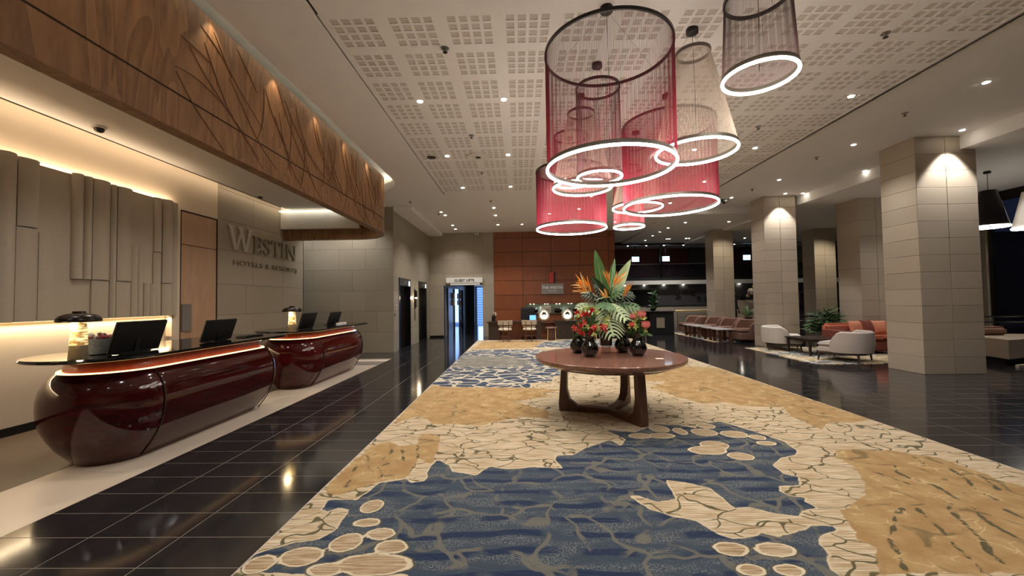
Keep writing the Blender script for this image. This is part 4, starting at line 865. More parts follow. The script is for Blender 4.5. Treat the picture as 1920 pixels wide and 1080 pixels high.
# ---- leaves and flowers
def blade(pts,wid,mat,mid=None,parent=None,name='leaf',up=None,cup=.25,sub=12):
    """leaf blade along a quadratic curve pts[0..2]; wid(s) half width"""
    p0,p1,p2=[Vector(p) for p in pts]; m=MB(); rows=[]
    for i in range(sub+1):
        s=i/sub; p=(1-s)**2*p0+2*s*(1-s)*p1+s*s*p2; d=(2*(1-s)*(p1-p0)+2*s*(p2-p1)).normalized()
        u=Vector(up) if up else Vector((0,-1,.3)); x=d.cross(u).normalized(); nrm=x.cross(d)
        w_=max(wid(s),.0006); rows.append([p-x*w_+nrm*w_*cup,p-x*w_*.5+nrm*w_*cup*.3,p,p+x*w_*.5+nrm*w_*cup*.3,p+x*w_+nrm*w_*cup])
    m.loft(rows,False,(False,False)); 
    o=m.done(name,mat,parent,smooth=True); return o
def stalk(a,b,c,r,mat,parent,name='stem'):
    a,b,c=Vector(a),Vector(b),Vector(c); m=MB(); m.tube([(1-s)**2*a+2*s*(1-s)*b+s*s*c for s in frange(0,1,8)],r,6); return m.done(name,mat,parent,smooth=True)
root=(VC[0],VC[1],1.10)
def strel_leaf(label,tip,base_off,w_,mat,upv):
    t=thing('strelitzia_leaf',label,'leaf',root,'tall strelitzia leaves'); tip=Vector(tip); b=Vector(root)+Vector(base_off); mid=(b+tip)/2
    stalk(root,(b+Vector((0,0,-.05))),b,.008,'stem',t)
    blade([b,mid+Vector((0,0,.03)),tip],lambda s:w_*(math.sin(PI*min(1,s*1.0)**.75)**.8 if s<1 else 0),mat,parent=t,up=upv,cup=.25,sub=16)
    m=MB(); m.tube([b.lerp(tip,s)+Vector((0,-.004,.015*math.sin(PI*s))) for s in frange(0,.97,8)],[.006-.005*s for s in frange(0,1,8)],5); m.done('midrib','leafp',t)
strel_leaf('tallest upright pointed strelitzia leaf rising over the arrangement',(1.03,5.45,2.17),(-.02,-.05,.42),.085,'leaf',(.2,-1,.2))
strel_leaf('broad pale-ribbed strelitzia leaf leaning to the right',(1.53,5.5,2.04),(.08,-.03,.38),.075,'leafp',(-.3,-1,.3))
strel_leaf('narrow strelitzia leaf upright between the two large ones',(1.37,5.75,2.08),(.06,.06,.4),.05,'leaf',(0,-1,.1))
strel_leaf('dark strelitzia leaf low in front of the tallest one',(.95,5.38,1.82),(.05,-.12,.28),.08,'leafd',(.1,-1,.25))
def strelitzia(label,c,dirx,n,seed):
    t=thing('bird_of_paradise',label,'flower',root,'bird of paradise blooms'); c=Vector(c); rb=random.Random(seed); d=Vector(dirx).normalized()
    stalk(root,(root[0]*.5+c.x*.5,root[1],c.z-.25),c,.007,'stem',t)
    blade([c,c+d*.12+Vector((0,0,.012)),c+d*.26+Vector((0,0,.0))],lambda s:.02*(1-s)**.7*(.5+s),'leafp',parent=t,name='spathe',up=(0,-.3,1),cup=.8,sub=8)
    for k in range(n):
        a=rb.uniform(-.15,1.15); L=rb.uniform(.13,.22); v=(d*math.cos(a*1.2)+Vector((0,0,1))*math.sin(a*1.2)).normalized()+Vector((rb.uniform(-.15,.15),rb.uniform(-.4,.2),0))
        q=c+d*.05*rb.uniform(0,1.6); blade([q,q+v*L*.5+Vector((0,0,.01)),q+v*L],lambda s:.011*math.sin(PI*min(.98,s+.06))**.7,'orange' if k%4 else 'cpetal',parent=t,name='petal',up=(.1,-1,.2),cup=.5,sub=6)
strelitzia('orange bird of paradise bloom spreading to the left of the leaves',(.93,5.42,1.66),(-1,-.2,.12),14,1)
strelitzia('pale cream-orange bird of paradise beak pointing left, just under the orange bloom',(.96,5.38,1.60),(-1,-.1,-.02),8,2)
strelitzia('bird of paradise bloom in the middle in front of the leaves',(1.20,5.36,1.64),(-.35,-.3,.9),9,3)
strelitzia('orange bird of paradise petals reaching up to the right of the middle bloom',(1.24,5.38,1.66),(.8,-.1,.65),8,4)
strelitzia('small orange bloom hanging low at the centre',(1.20,5.34,1.52),(-.6,-.3,-.1),5,5)
strelitzia('small orange bloom low on the right side',(1.37,5.36,1.50),(.5,-.2,.8),6,6)
def philo(label,base,tip,mat,nl=8,w_=.16,up=(0,-.7,.8)):
    t=thing('philodendron_leaf',label,'leaf',root,'lobed philodendron leaves'); b=Vector(base); tip=Vector(tip); d=tip-b; L=d.length; mid=b+d*.5+Vector((0,0,.05))
    stalk(root,((root[0]+b.x)/2,(root[1]+b.y)/2,max(root[2],b.z)+.02),b,.005,'stem',t)
    dn=d.normalized(); side=dn.cross(Vector(up)).normalized()
    cv=lambda s:(1-s)**2*b+2*s*(1-s)*mid+s*s*tip
    rib=blade([b,mid,tip],lambda s:.024*(1-.4*s),mat,parent=t,name='leaf_midrib',up=up,cup=.4,sub=8)
    for k in range(nl):
        s=.04+.9*k/(nl-1); p=cv(s); ll=w_*math.sin(PI*(.22+.72*s))**.8
        for sg in (-1,1):
            e=p+side*sg*ll+dn*ll*(.35+.4*s)+Vector((0,0,-.25*ll)); q=p+side*sg*ll*.5+dn*ll*.08+Vector((0,0,.02))
            blade([p,q,e],lambda u:.017*(1-.1*u)*math.sin(PI*min(.97,.25+.72*u))**.6,mat,parent=rib,name='leaf_lobe',up=up,cup=.3,sub=6)
z=1.30
PH=[((1.12,5.36,1.36),(1.18,5.12,1.02),'leafp',9,.19,'pale lobed leaf drooping down the front of the tall vase'),((1.05,5.42,1.40),(.76,5.30,1.36),'leafp',7,.13,'pale lobed leaf reaching left'),((1.26,5.42,1.40),(1.56,5.30,1.36),'leaf',7,.13,'lobed leaf reaching right over the roses'),
 ((1.2,5.40,1.42),(1.36,5.16,1.22),'leafp',7,.13,'pale lobed leaf falling forward on the right'),((1.1,5.45,1.46),(.84,5.42,1.56),'leafd',7,.12,'dark lobed leaf raised on the left'),((1.28,5.46,1.46),(1.52,5.42,1.55),'leafd',7,.12,'dark lobed leaf raised on the right'),
 ((1.15,5.50,1.50),(1.00,5.36,1.66),'leafd',6,.11,'dark lobed leaf behind the orange bloom'),((1.22,5.50,1.50),(1.40,5.40,1.62),'leaf',6,.11,'lobed leaf behind the middle bloom'),((1.02,5.5,1.34),(.80,5.5,1.20),'leaf',7,.12,'lobed leaf drooping low on the left'),((1.30,5.55,1.34),(1.58,5.60,1.22),'leafd',7,.12,'dark lobed leaf drooping low on the right'),
 ((1.16,5.42,1.44),(1.10,5.18,1.36),'leaf',7,.14,'lobed leaf facing forward above the pale drooping one')]
for b,tp,mt,nl,w_,lab in PH: philo(lab,b,tp,mt,nl,w_)
t=thing('fern_foliage','dense thin dark leaves filling the middle of the arrangement','foliage',root); rb=random.Random(11); m=MB()
for k in range(120):
    a=rb.uniform(0,2*PI); e=rb.uniform(-.2,1.2); L=rb.uniform(.15,.36); d=Vector((math.cos(a)*math.cos(e),math.sin(a)*math.cos(e)*.7,math.sin(e))); p=Vector(root)+Vector((0,-.08,.16)); q=p+d*L; x=d.cross(Vector((.1,-1,.3))).normalized()*.010
    m.add([p-x*.4,p+x*.4,(p+q)/2+x,q,(p+q)/2-x],[(0,1,2,3,4)])
o=m.done('thin_leaves','leafd',t); o['kind']='stuff'
def rose(label,x,y,z,r,mat,grp,parent_root,name='rose'):
    t=thing(name,label,'flower',(x,y,z),grp); stalk(parent_root,((x+parent_root[0])/2,(y+parent_root[1])/2,z-.06),(x,y,z-.01),.004,'stem',t)
    core=MB().sphere((x,y,z),r*.6,12,8).done('bud_core',mat,t,smooth=True)
    for k in range(7):
        a=k*2*PI/3.4; rr=r*(.55+.07*k); m=MB(); rows=[]
        for i in range(6):
            th=a+(-.9+1.8*i/5); rows.append([(x+q*rr*math.cos(th),y+q*rr*math.sin(th),z+h*r) for q,h in ((.35,-.75),(.95,-.3),(1.05,.25),(.95,.7),(1.08,.85))])
        m.loft(rows,False,(False,False)); m.done('petal',mat,core,smooth=True)
R2=(V2[0],V2[1],1.02); R1=(V1[0],V1[1],1.02)
for lab,x,y,z_,r,mt in (('large pink rose facing front at the right of the bunch',1.60,5.16,1.16,.058,'pinkp'),('pink rose at the top of the right bunch',1.57,5.22,1.29,.056,'pinkp'),('smaller pink rose on the left of the right bunch',1.45,5.20,1.27,.042,'pinkp'),('half-open dusky pink rose low on the left of the right bunch',1.42,5.14,1.17,.036,'coralp')):
    rose(lab,x,y,z_,r,mt,'pink roses',R2)
def spray(base,cx,cz,cy,rad,cnt,mats,seed,grp,labf,L=.092):
    rb=random.Random(seed)
    for k in range(cnt):
        a=rb.uniform(0,2*PI); u=rb.uniform(.15,1)**.6; x=cx+rad*u*math.cos(a); z_=cz+rad*.72*u*math.sin(a); y=cy+rb.uniform(-.12,.05)-.06*(1-u); mt=mats[k%len(mats)]
        q_=('upper ' if z_>cz+.05 else 'lower ' if z_<cz-.05 else 'middle ')+('left' if x<cx-.07 else 'right' if x>cx+.07 else 'centre'); t=thing('alstroemeria_flower' if mt!='yellowg' else 'green_bud',labf(mt)+', '+q_+' of it' if 'of the' not in labf(mt) else labf(mt),'flower',(x,y,z_),grp+' '+mt)
        stalk(base,((x+base[0])/2,(y+base[1])/2,z_-.05),(x,y,z_),.003,'stem',t); out=Vector((x-cx,-.10,z_-cz+.03)).normalized()
        side=out.cross(Vector((.1,.9,.3))).normalized(); s2=out.cross(side)
        for q in range(6 if mt!='yellowg' else 4):
            b=q*PI/3+k; dv=(out*.75+(side*math.cos(b)+s2*math.sin(b))*.65)*(L*rb.uniform(.6,.95)); p=Vector((x,y,z_)); blade([p,p+out*L*.4+dv*.35,p+dv],lambda s:.013*math.sin(PI*min(.97,s*.85+.12)),mt,parent=t,name='petal',up=(.2,-1,.3),cup=.4,sub=4)
LB={'redp':'deep red open flower in the left bunch on the round table','coralp':'coral pink open flower in the left bunch on the round table','yellowg':'yellow-green bud'}
spray(R1,.90,1.22,5.22,.20,44,['redp','yellowg','coralp','yellowg'],3,'left bunch',lambda m_:LB[m_]+(' in the left bunch' if m_=='yellowg' else ''))
spray(R2,1.55,1.19,5.26,.13,10,['yellowg'],4,'right bunch',lambda m_:'yellow-green bud among the pink roses')
for bx,by,rd,sd,lab in ((V1[0],V1[1],.17,8,'small dark leaves around the red flowers'),(V2[0],V2[1],.15,9,'small dark leaves around the pink roses')):
    t=thing('filler_foliage',lab,'foliage',(bx,by,1.03)); m=MB(); rb=random.Random(sd)
    for k in range(70):
        a=rb.uniform(0,2*PI); e=rb.uniform(-.3,1.3); L=rb.uniform(.08,rd+.06); d=Vector((math.cos(a)*math.cos(e),math.sin(a)*math.cos(e)*.8,math.sin(e))); p=Vector((bx,by,1.07)); q=p+d*L; x=d.cross(Vector((.1,-1,.3))).normalized()*.018
        m.add([p+d*L*.4-x*.3,p+d*L*.4+x*.3,p+d*L*.75+x,q,p+d*L*.75-x],[(0,1,2,3,4)])
    o=m.done('small_leaves','leaf',t); o['kind']='stuff'
# ================================================================ LOUNGE SEATING
def tub_chair(label,fab,loc,yaw,w_=1.0,grp='cream armchairs',legs=True,h=.66):
    """local frame: seat faces -Y; back curves round +Y; returned at loc"""
    t=thing('armchair',label,'armchair',(0,0,0),grp)
    r=.47*w_; zl=.17 if legs else .05
    seat=[(r*.92*math.cos(R(a)),r*.80*math.sin(R(a))+.02) for a in range(0,181,15)]+[(-r*.90,-.46*w_),(r*.90,-.46*w_)]
    MB().prism(seat,zl+.02,.32).done('seat_base',fab,t,bevel=.03,seg=3,smooth=True)
    MB().prism([(x*.97,y*.97-.01) for x,y in seat],.325,.42).done('seat_cushion',fab,t,bevel=.035,seg=3,smooth=True)
    m=MB(); rows=[]; n_=25
    for i in range(n_):
        s=i/(n_-1); a=R(-28+236*s); c,si=math.cos(a),math.sin(a); ed=min(s,1-s)*2; top=.42+(h-.42)*min(1,(ed*4.5))**.6
        ro=r*1.04; ri=r*.86; k=.93
        pt=lambda q,z:(q*c,q*si*k+.02,z)
        rows.append([pt(ri,.30),pt(ri,top-.03),pt((ri+ro)/2,top),pt(ro,top-.03),pt(ro+.01,.40),pt(ro-.02,zl+.03),pt(ri,zl+.03)])
    m.loft(rows); m.done('backrest',fab,t,bevel=0,smooth=True)
    if legs:
        m=MB(); pl=[(x*1.0,y*1.0) for x,y in seat]; m.prism([(x*.96,y*.96) for x,y in pl],zl-.02,zl+.02); m.done('plinth_frame','darkwood',t)
        for x,y in ((-.40,-.40),(.40,-.40),(-.33,.30),(.33,.30)):
            m=MB(); m.loft([[(x*w_*q+dx*u,y*w_*q+dy*u,z) for dx,dy in ((-1,-1),(1,-1),(1,1),(-1,1))] for z,u,q in ((.0,.012,1.06),(zl,.02,1.0))]); m.done('leg','darkwood',t)
    t.location=loc; t.rotation_euler=(0,0,yaw); return t
tub_chair('white tub armchair in front of the column lit from above','cream',(7.38,11.55,.012),R(62),1.0)
tub_chair('warm grey tub armchair seen from behind, beside the widest column','greyfab',(7.55,9.45,.012),R(212),1.0,'grey armchairs',h=.68)
for k,(x,y) in enumerate(((7.70,13.80),(7.70,14.88),(7.66,15.96),(7.34,17.15))):
    tub_chair(['rounded brown tub seat nearest the column behind the white armchair','second rounded brown tub seat in the row of four','third rounded brown tub seat in the row of four','rounded brown tub seat farthest back, before the tan column'][k],'brownfab',(x,y,.012),R(-90),1.08,'row of brown tub seats',False,.72)
def low_table(name,label,x0,y0,x1,y1,h,topmat,legmat,loc=(0,0),inset=.06,th=.035,lw=.05,grp=None,splay=True):
    t=thing(name,label,'table',((x0+x1)/2,(y0+y1)/2,0.012),grp); MB().box(x0,y0,h-th,x1,y1,h).done('tabletop',topmat,t,bevel=.006)
    MB().box(x0+inset,y0+inset,h-th-.04,x1-inset,y1-inset,h-th).done('apron',legmat,t)
    for x,y in ((x0+inset,y0+inset),(x1-inset,y0+inset),(x0+inset,y1-inset),(x1-inset,y1-inset)):
        m=MB(); m.loft([[(x+dx*u,y+dy*u,z) for dx,dy in ((-1,-1),(1,-1),(1,1),(-1,1))] for z,u in ((.012,lw*.35),(h-th,lw*.6))]); m.done('leg',legmat,t)
    return t
low_table('coffee_table','dark wood coffee table between the white and grey armchairs',7.15,10.12,8.05,11.05,.43,'darkwood','darkwood')
for k,(y,lab) in enumerate(((13.75,'low table with white marble top nearest the widest gap of black floor'),(14.45,'second low white-topped table from the white armchair side'),(15.35,'third low white-topped table in the row'),(16.1,'low white-topped table at the far end of the row'))):
    t=thing('side_table',lab,'table',(6.85,y,.012),'low white-topped tables'); MB().box(6.55,y-.28,.41,7.12,y+.28,.44).done('tabletop','marble',t,bevel=.01)
    for s in (-1,1):
        m=MB(); m.add([(6.62,y+s*.2-.02,.012),(6.72,y+s*.2-.02,.012),(6.70,y+s*.2-.02,.41),(6.60,y+s*.2-.02,.41),(6.62,y+s*.2+.02,.012),(6.72,y+s*.2+.02,.012),(6.70,y+s*.2+.02,.41),(6.60,y+s*.2+.02,.41)],[(0,1,2,3),(7,6,5,4),(0,4,5,1),(1,5,6,2),(2,6,7,3),(3,7,4,0)]); m.done('leg','tableleg',t)
        MB().box(6.95,y+s*.2-.02,.012,7.05,y+s*.2+.02,.41).done('leg','tableleg',t)
t=thing('orange_sofa','coral sofa with salmon cushions behind the grey armchair','sofa',(9.1,10.9,.012))
MB().box(8.25,10.35,.08,10.1,11.2,.36).done('seat_base','coralred',t,bevel=.04,smooth=True)
MB().box(8.42,10.32,.36,9.22,10.95,.47).done('seat_cushion','coral',t,bevel=.04,smooth=True); MB().box(9.24,10.32,.36,10.05,10.95,.47).done('seat_cushion','coral',t,bevel=.04,smooth=True)
MB().box(8.22,10.92,.2,10.12,11.2,.76).done('backrest','coral',t,bevel=.07,seg=3,smooth=True); MB().box(8.18,10.30,.1,8.42,11.15,.66).done('armrest','coralred',t,bevel=.07,seg=3,smooth=True)
MB().box(10.0,10.3,.1,10.2,11.15,.66).done('armrest','coralred',t,bevel=.07,seg=3,smooth=True)
for x,y in ((8.3,10.4),(10.05,10.4),(8.3,11.1),(10.05,11.1)): MB().box(x-.02,y-.02,.012,x+.02,y+.02,.09).done('leg','darkwood',t)
def cushion(label,x,y,z,mat,yaw,tilt=.25,s=.37):
    m=MB(); n_=8; rows=[]
    for i in range(n_+1):
        u=-1+2*i/n_; rows.append([(s/2*u,0,0)]*1)
    m=MB(); 
    top=[];bot=[]
    for i in range(n_+1):
        for j in range(n_+1):
            u,v=-1+2*i/n_,-1+2*j/n_; th=.085*(max(0,1-u*u)*max(0,1-v*v))**.45+.003; k=1-.07*(1-min(1,abs(u*v)*1.2)) 
            top.append((s/2*u*(.93+.07*v*v),-th,s/2*v*(.93+.07*u*u))); bot.append((s/2*u*(.93+.07*v*v),th,s/2*v*(.93+.07*u*u)))
    N_=(n_+1); f=[]
    for i in range(n_):
        for j in range(n_): a=i*N_+j; f.append((a,a+1,a+N_+1,a+N_)); b=a+N_*N_; f.append((b,b+N_,b+N_+1,b+1))
    m.add(top+bot,f); 
    for i in range(n_):
        for a in ((i,i+1),((i+1)+n_*N_,i+n_*N_),((i+1)*N_,i*N_),(i*N_+n_,(i+1)*N_+n_)): m.f.append((a[0],a[1],a[1]+N_*N_,a[0]+N_*N_)); m.mi.append(0)
    o=m.done('cushion',mat,smooth=True); o.location=(x,y,z+s/2*math.cos(tilt)); o.rotation_euler=(-tilt,0,yaw); tag(o,label,'cushion','sofa cushions'); return o
cushion('salmon cushion leaning in the middle of the coral sofa',8.85,10.78,.47,'coralcush',.1)
cushion('salmon cushion on the right half of the coral sofa',9.45,10.78,.47,'coralcush',-.12)
cushion('dark plum cushion between the salmon ones on the coral sofa',9.16,10.80,.46,'coralred',.25,.3,.4)
# potted plant behind the coffee table
def pot_plant(label,x,y,h,pr,ph,n,spread,seed,potmat='white',lw=.05,ll=.32,mats=('leafd','leaf')):
    t=thing('potted_plant',label,'plant',(x,y,.012)); MB().lathe([(pr*.8,.012),(pr,.03),(pr*1.02,ph),(pr*.93,ph),(pr*.88,ph-.04),(0,ph-.04)],28,(x,y,0)).done('planter',potmat,t,smooth=True)
    rb=random.Random(seed)
    for k in range(n):
        a=rb.uniform(0,2*PI); e=rb.uniform(.05,1.25); rr=spread*rb.uniform(.35,1)*math.cos(e)**.7; z0=ph+(h-ph)*rb.uniform(.15,.95)*math.sin(.4+e*.8)
        p=Vector((x+rr*.35*math.cos(a),y+rr*.35*math.sin(a),z0)); q=Vector((x+rr*math.cos(a),y+rr*math.sin(a),z0+.02+.1*rb.random())); d=(q-p).normalized(); tip=q+d*ll*rb.uniform(.5,1)+Vector((0,0,-.12*rb.random()))
        if k%3==0: stalk((x,y,ph-.03),(x+rr*.1*math.cos(a),y+rr*.1*math.sin(a),z0),p,.006,'stem',t)
        blade([p,q,tip],lambda s:lw*math.sin(PI*min(.98,s*.9+.06))**.8,mats[k%len(mats)],parent=t,up=(rb.uniform(-.5,.5),rb.uniform(-.8,.2),1),cup=.2,sub=6)
    return t
pot_plant('bushy dark green floor plant in a white pot behind the coffee table',8.75,11.7,1.12,.24,.36,230,.50,21,'white',.032,.16)
pot_plant('small spiky plant behind the brown sofas beneath the gold rail',8.95,16.0,1.02,.14,.70,22,.28,22,'black',.03,.25)
pot_plant('dark leafy plant standing by the black desk before the mezzanine',6.0,18.2,1.9,.16,.5,60,.22,23,'black',.05,.25)
# rails, far desk
t=thing('gold_handrail','long brass handrail above the low sandstone wall behind the tan column','handrail',(8,18,0)); m=MB(); m.tube([(6.9,18,.93),(9.6,18,.95)],.032,8); m.done('rail','gold',t)
for x in (7.0,8.2,9.4): MB().lathe([(.012,.0),(.012,.93)],8,(x,18,0)).done('post','steel',t)
MB().box(6.95,17.99,.1,9.5,18.0,.85).done('glass_panel','glass',t)
t=thing('black_desk','black concierge desk with a stone front panel by the far plant','desk',(6.0,16.9,0)); MB().box(5.35,16.7,0,6.35,17.2,.93).done('desk_body','blackmatt',t,bevel=.01); MB().box(5.62,16.67,.28,5.95,16.7,.7).done('front_panel','stone',t); MB().box(5.3,16.65,.93,6.4,17.25,.96).done('desk_top','black',t,bevel=.004)
t=thing('lounge_balustrade','dark double handrail with glass behind the coral sofa','handrail',(10,12.9,0))
m=MB(); m.tube([(8.4,12.75,.86),(12.9,12.75,.86)],.025,8); m.done('upper_rail','bronze',t); m=MB(); m.tube([(8.4,12.8,.72),(12.9,12.8,.72)],.02,8); m.done('lower_rail','steel',t)
for x in (8.6,10.0,11.4,12.8): MB().box(x-.02,12.74,0,x+.02,12.82,.86).done('post','darksteel',t)
MB().box(8.45,12.77,.08,12.85,12.78,.70).done('glass_panel','glass',t)
t=thing('planter_bench','light stone planter bench with a recessed black base beyond the widest column','planter',(10.9,9.1,0))
m=MB(); m.prism([(10.0,8.45),(11.45,8.95),(12.2,9.6),(10.3,9.9)],.14,.54); m.done('planter_body','stonecol',t,bevel=.01); m=MB(); m.prism([(10.1,8.6),(11.4,9.05),(12.0,9.55),(10.4,9.8)],0,.14); m.done('recessed_base','blackmatt',t)
m=MB(); m.prism([(10.0,8.30),(11.6,8.8),(11.6,8.86),(10.0,8.36)],0,.05); m.done('kerb','stonecol',t)
t=thing('window_handrail','bright double handrail in front of the night window','handrail',(11,10.1,0)); m=MB(); m.tube([(10.3,10.2,.93),(12.9,10.0,.93)],.02,8); m.tube([(10.3,10.2,.80),(12.9,10.0,.80)],.02,8); m.done('rails','chrome',t)
for x in (10.4,11.6,12.8): MB().box(x-.02,10.08,0,x+.02,10.12,.93).done('post','steel',t)
t=tag(MB().box(10.3,9.35,.54,11.1,9.7,.74).done('bench_cushion','brownfab',bevel=.06,seg=3,smooth=True),'brown rounded cushion on the stone bench by the night window','cushion')
t=tag(MB().box(10.98,8.2,0,11.0,8.75,1.0).done('glass_screen','glassd'),'upright dark glass screen at the right edge','glass screen')
# outside: palms, lit buildings
def bush(label,x,y,z,r,n,seed):
    t=thing('outdoor_palm',label,'palm',(x,y,-.2),'palms outside the window'); MB().lathe([(.09,-.2),(.07,z-.1)],10,(x,y,0)).done('trunk','tableleg',t)
    rb=random.Random(seed)
    for k in range(n):
        a=rb.uniform(0,2*PI); e=rb.uniform(-.1,1.2); L=r*rb.uniform(.7,1.1); d=Vector((math.cos(a)*math.cos(e),math.sin(a)*math.cos(e),math.sin(e))); p=Vector((x,y,z-.15)); q=p+d*L*.6+Vector((0,0,.1)); tip=p+d*L+Vector((0,0,-.3*L))
        blade([p,q,tip],lambda s:.05*math.sin(PI*min(.98,s*.9+.06)),'leaf' if k%2 else 'leafp',parent=t,name='frond',up=(.2,-.5,1),cup=.5,sub=6)
for k,(x,y) in enumerate(((14.6,9.9),(16.2,10.0),(19.6,12.2),(14.9,8.0),(20.5,14.6))): bush('green palm outside the night window, fronds lit by an unseen outdoor spot',x,y,1.0+.12*k,1.0,26,40+k)
spot((14.6,10.3,3.9),120,120,aim=(.5,0,-1),rad=.1);  # unseen outdoor spot without a fitting, there to light the palms
t=thing('distant_building','dark building far outside with a few lit windows','building',(40,38,0)); MB().box(36,36,-.2,48,40,3.2).done('facade','darkred',t)
for i,(x,z,mm) in enumerate(((37.3,2.6,'screen2'),(38.0,1.9,'screen2'),(38.9,2.1,'ledwarm'),(39.4,1.3,'lens2'),(37.0,1.2,'ledwarm'),(40.5,2.0,'ledwarm'))): MB().box(x,35.9,z,x+.55,36,z+.28).done('lit_window',mm,t)
MB().box(36,35.9,3.2,37.2,36.0,4.2).done('rooftop_sign','signgrey',t)
# ================================================================ BAR / BUSINESS COUNTER at the timber wall
t=thing('business_counter','long low dark wood counter in front of the timber wall','counter',(1.7,15.4,0))
MB().box(-1.25,15.15,.66,.80,15.75,.71).done('counter_top','darkwood',t,bevel=.006); MB().box(1.32,15.15,.66,4.75,15.75,.71).done('counter_top','darkwood',t,bevel=.006)
MB().box(.80,15.35,.62,1.32,15.75,.66).done('bridge_shelf','tableleg',t)
for a,b in ((-1.19,-.75),(.62,.80),(1.32,1.50),(1.50,2.35),(2.95,3.4),(4.3,4.7)): MB().box(a,15.22,0,b,15.70,.66).done('pedestal','darkwood',t,bevel=.004)
MB().box(-.75,15.6,.1,.62,15.64,.66).done('modesty_panel','cherry',t); MB().box(.80,15.6,.0,1.32,15.64,.62).done('modesty_panel','cherry',t); MB().box(2.35,15.6,0,2.95,15.64,.66).done('modesty_panel','darkwood',t); MB().box(3.4,15.6,0,4.3,15.64,.66).done('modesty_panel','darkwood',t)
def side_chair(label,x,y,yaw):
    t=thing('counter_chair',label,'chair',(0,0,0),'ivory chairs at the counter')
    MB().lathe([(.0,.395),(.20,.40),(.245,.42),(.25,.445),(.21,.47),(.0,.485)],24).done('seat_cushion','stoolfab',t,smooth=True)
    def arcpad(z0,z1,r,th,a0,mat,nm):
        m=MB(); rows=[]
        for i in range(13):
            a=R(a0+(180-2*a0)*i/12+180); rows.append([(r*math.cos(a),r*math.sin(a)*.9,z) for z in (z0,z1)]+[((r-th)*math.cos(a),(r-th)*math.sin(a)*.9,z) for z in (z1,z0)])
        m.loft(rows); m.done(nm,mat,t,smooth=True)
    arcpad(.60,.77,.28,.035,12,'taupefab','backrest'); arcpad(.51,.56,.25,.02,25,'taupefab','lumbar_rail')
    for q in (-1,1): m=MB(); m.tube([(q*.10,-.23,.0),(q*.10,-.24,.72)],.013,6); m.done('rear_leg','tableleg',t)
    for q in (-1,1): m=MB(); m.tube([(q*.22,.18,.0),(q*.17,.13,.41)],[.010,.014],6); m.done('front_leg','tableleg',t)
    m=MB(); m.tube([(.2*math.cos(a*PI/9),.2*math.sin(a*PI/9)*.9,.2) for a in range(18)],.008,5,True); m.done('foot_ring','tableleg',t)
    MB().lathe([(.17,.375),(.19,.40)],20).done('seat_frame','darkwood',t)
    t.location=(x,y,.012); t.rotation_euler=(0,0,yaw)
side_chair('ivory-seated chair nearest the lift passage at the low counter',-.54,14.72,R(8)); side_chair('ivory-seated chair second from the lift passage at the low counter',.35,14.72,R(-8))
def drum_stool(label,x,y):
    t=thing('drum_stool',label,'stool',(x,y,0)); MB().lathe([(.17,.02),(.175,.40),(.15,.42)],20,(x,y,.012)).done('slatted_drum','tableleg',t,smooth=True)
    MB().lathe([(.20,.43),(.215,.445),(.21,.48),(.0,.49)],24,(x,y,.012)).done('stool_seat','brownfab',t,smooth=True)
    for k in range(4): a=PI/4+k*PI/2; m=MB(); m.tube([(x+.21*math.cos(a),y+.21*math.sin(a),.012),(x+.19*math.cos(a),y+.19*math.sin(a),.45)],.011,6); m.done('leg','gold',t)
    for k in range(3): MB().ring((x,y,.10+.11*k),.182,.02,.01,24).done('hoop','darkwood',t)
drum_stool('round wooden drum stool with a brown seat at the middle gap of the low counter',1.16,14.95)
drum_stool('round wooden drum stool at the counter half behind the table flowers',2.65,14.95)
t=thing('back_console','red-brown console behind the low counter under the niche','console',(1.4,16.4,0)); cb=MB().box(.28,16.40,0,3.5,16.76,.92).done('console_body','cherry',t,bevel=.01); MB().box(.22,16.36,.92,3.55,16.78,.96).done('console_top','tableleg',t,bevel=.004)
for a in (.95,1.75,2.6): MB().box(a-.004,16.394,.05,a+.004,16.40,.90).done('door_gap','darkgroove',cb)
def egg(label,x):
    t=thing('egg_lamp',label,'lamp',(x,15.42,.71),'egg-shaped lamps on the counter')
    def ov(rx,zc,rz,y,th,mat,nm,hole=None):
        n_=28; P=[]
        for i in range(n_): a=2*PI*i/n_; k=1-.18*math.sin(a); P.append((x+rx*math.cos(a)*k,zc+rz*math.sin(a)))
        m=MB(); rows=[[(px,y,pz) for px,pz in P],[(px,y+th,pz) for px,pz in P]]; m.loft(rows); m.done(nm,mat,t,smooth=True)
    ov(.205,.93,.225,15.42,.12,'relief','outer_shell'); ov(.175,.935,.19,15.405,.02,'stoolfab','pale_rim'); ov(.135,.925,.155,15.395,.015,'eggglow','glowing_oval'); ov(.085,.965,.085,15.385,.012,'darkwood','dark_arch'); ov(.062,.89,.055,15.375,.012,'eggglow','glow_core')
egg('egg-shaped glowing lamp nearer the lift passage on the low counter',.93); egg('egg-shaped glowing lamp beside the flowers on the low counter',1.82)
for lab,x in (('small blue lit screen on the counter before the black office chair',.50),('small blue lit screen on the counter partly behind the red flowers',2.22)):
    t=thing('small_screen',lab,'screen',(x,15.5,.71),'small blue screens'); MB().box(x-.12,15.5,.74,x+.12,15.52,.92).done('screen_panel','screen',t); MB().box(x-.125,15.52,.735,x+.125,15.54,.925).done('screen_back','black',t); MB().box(x-.04,15.48,.71,x+.04,15.56,.74).done('screen_foot','black',t)
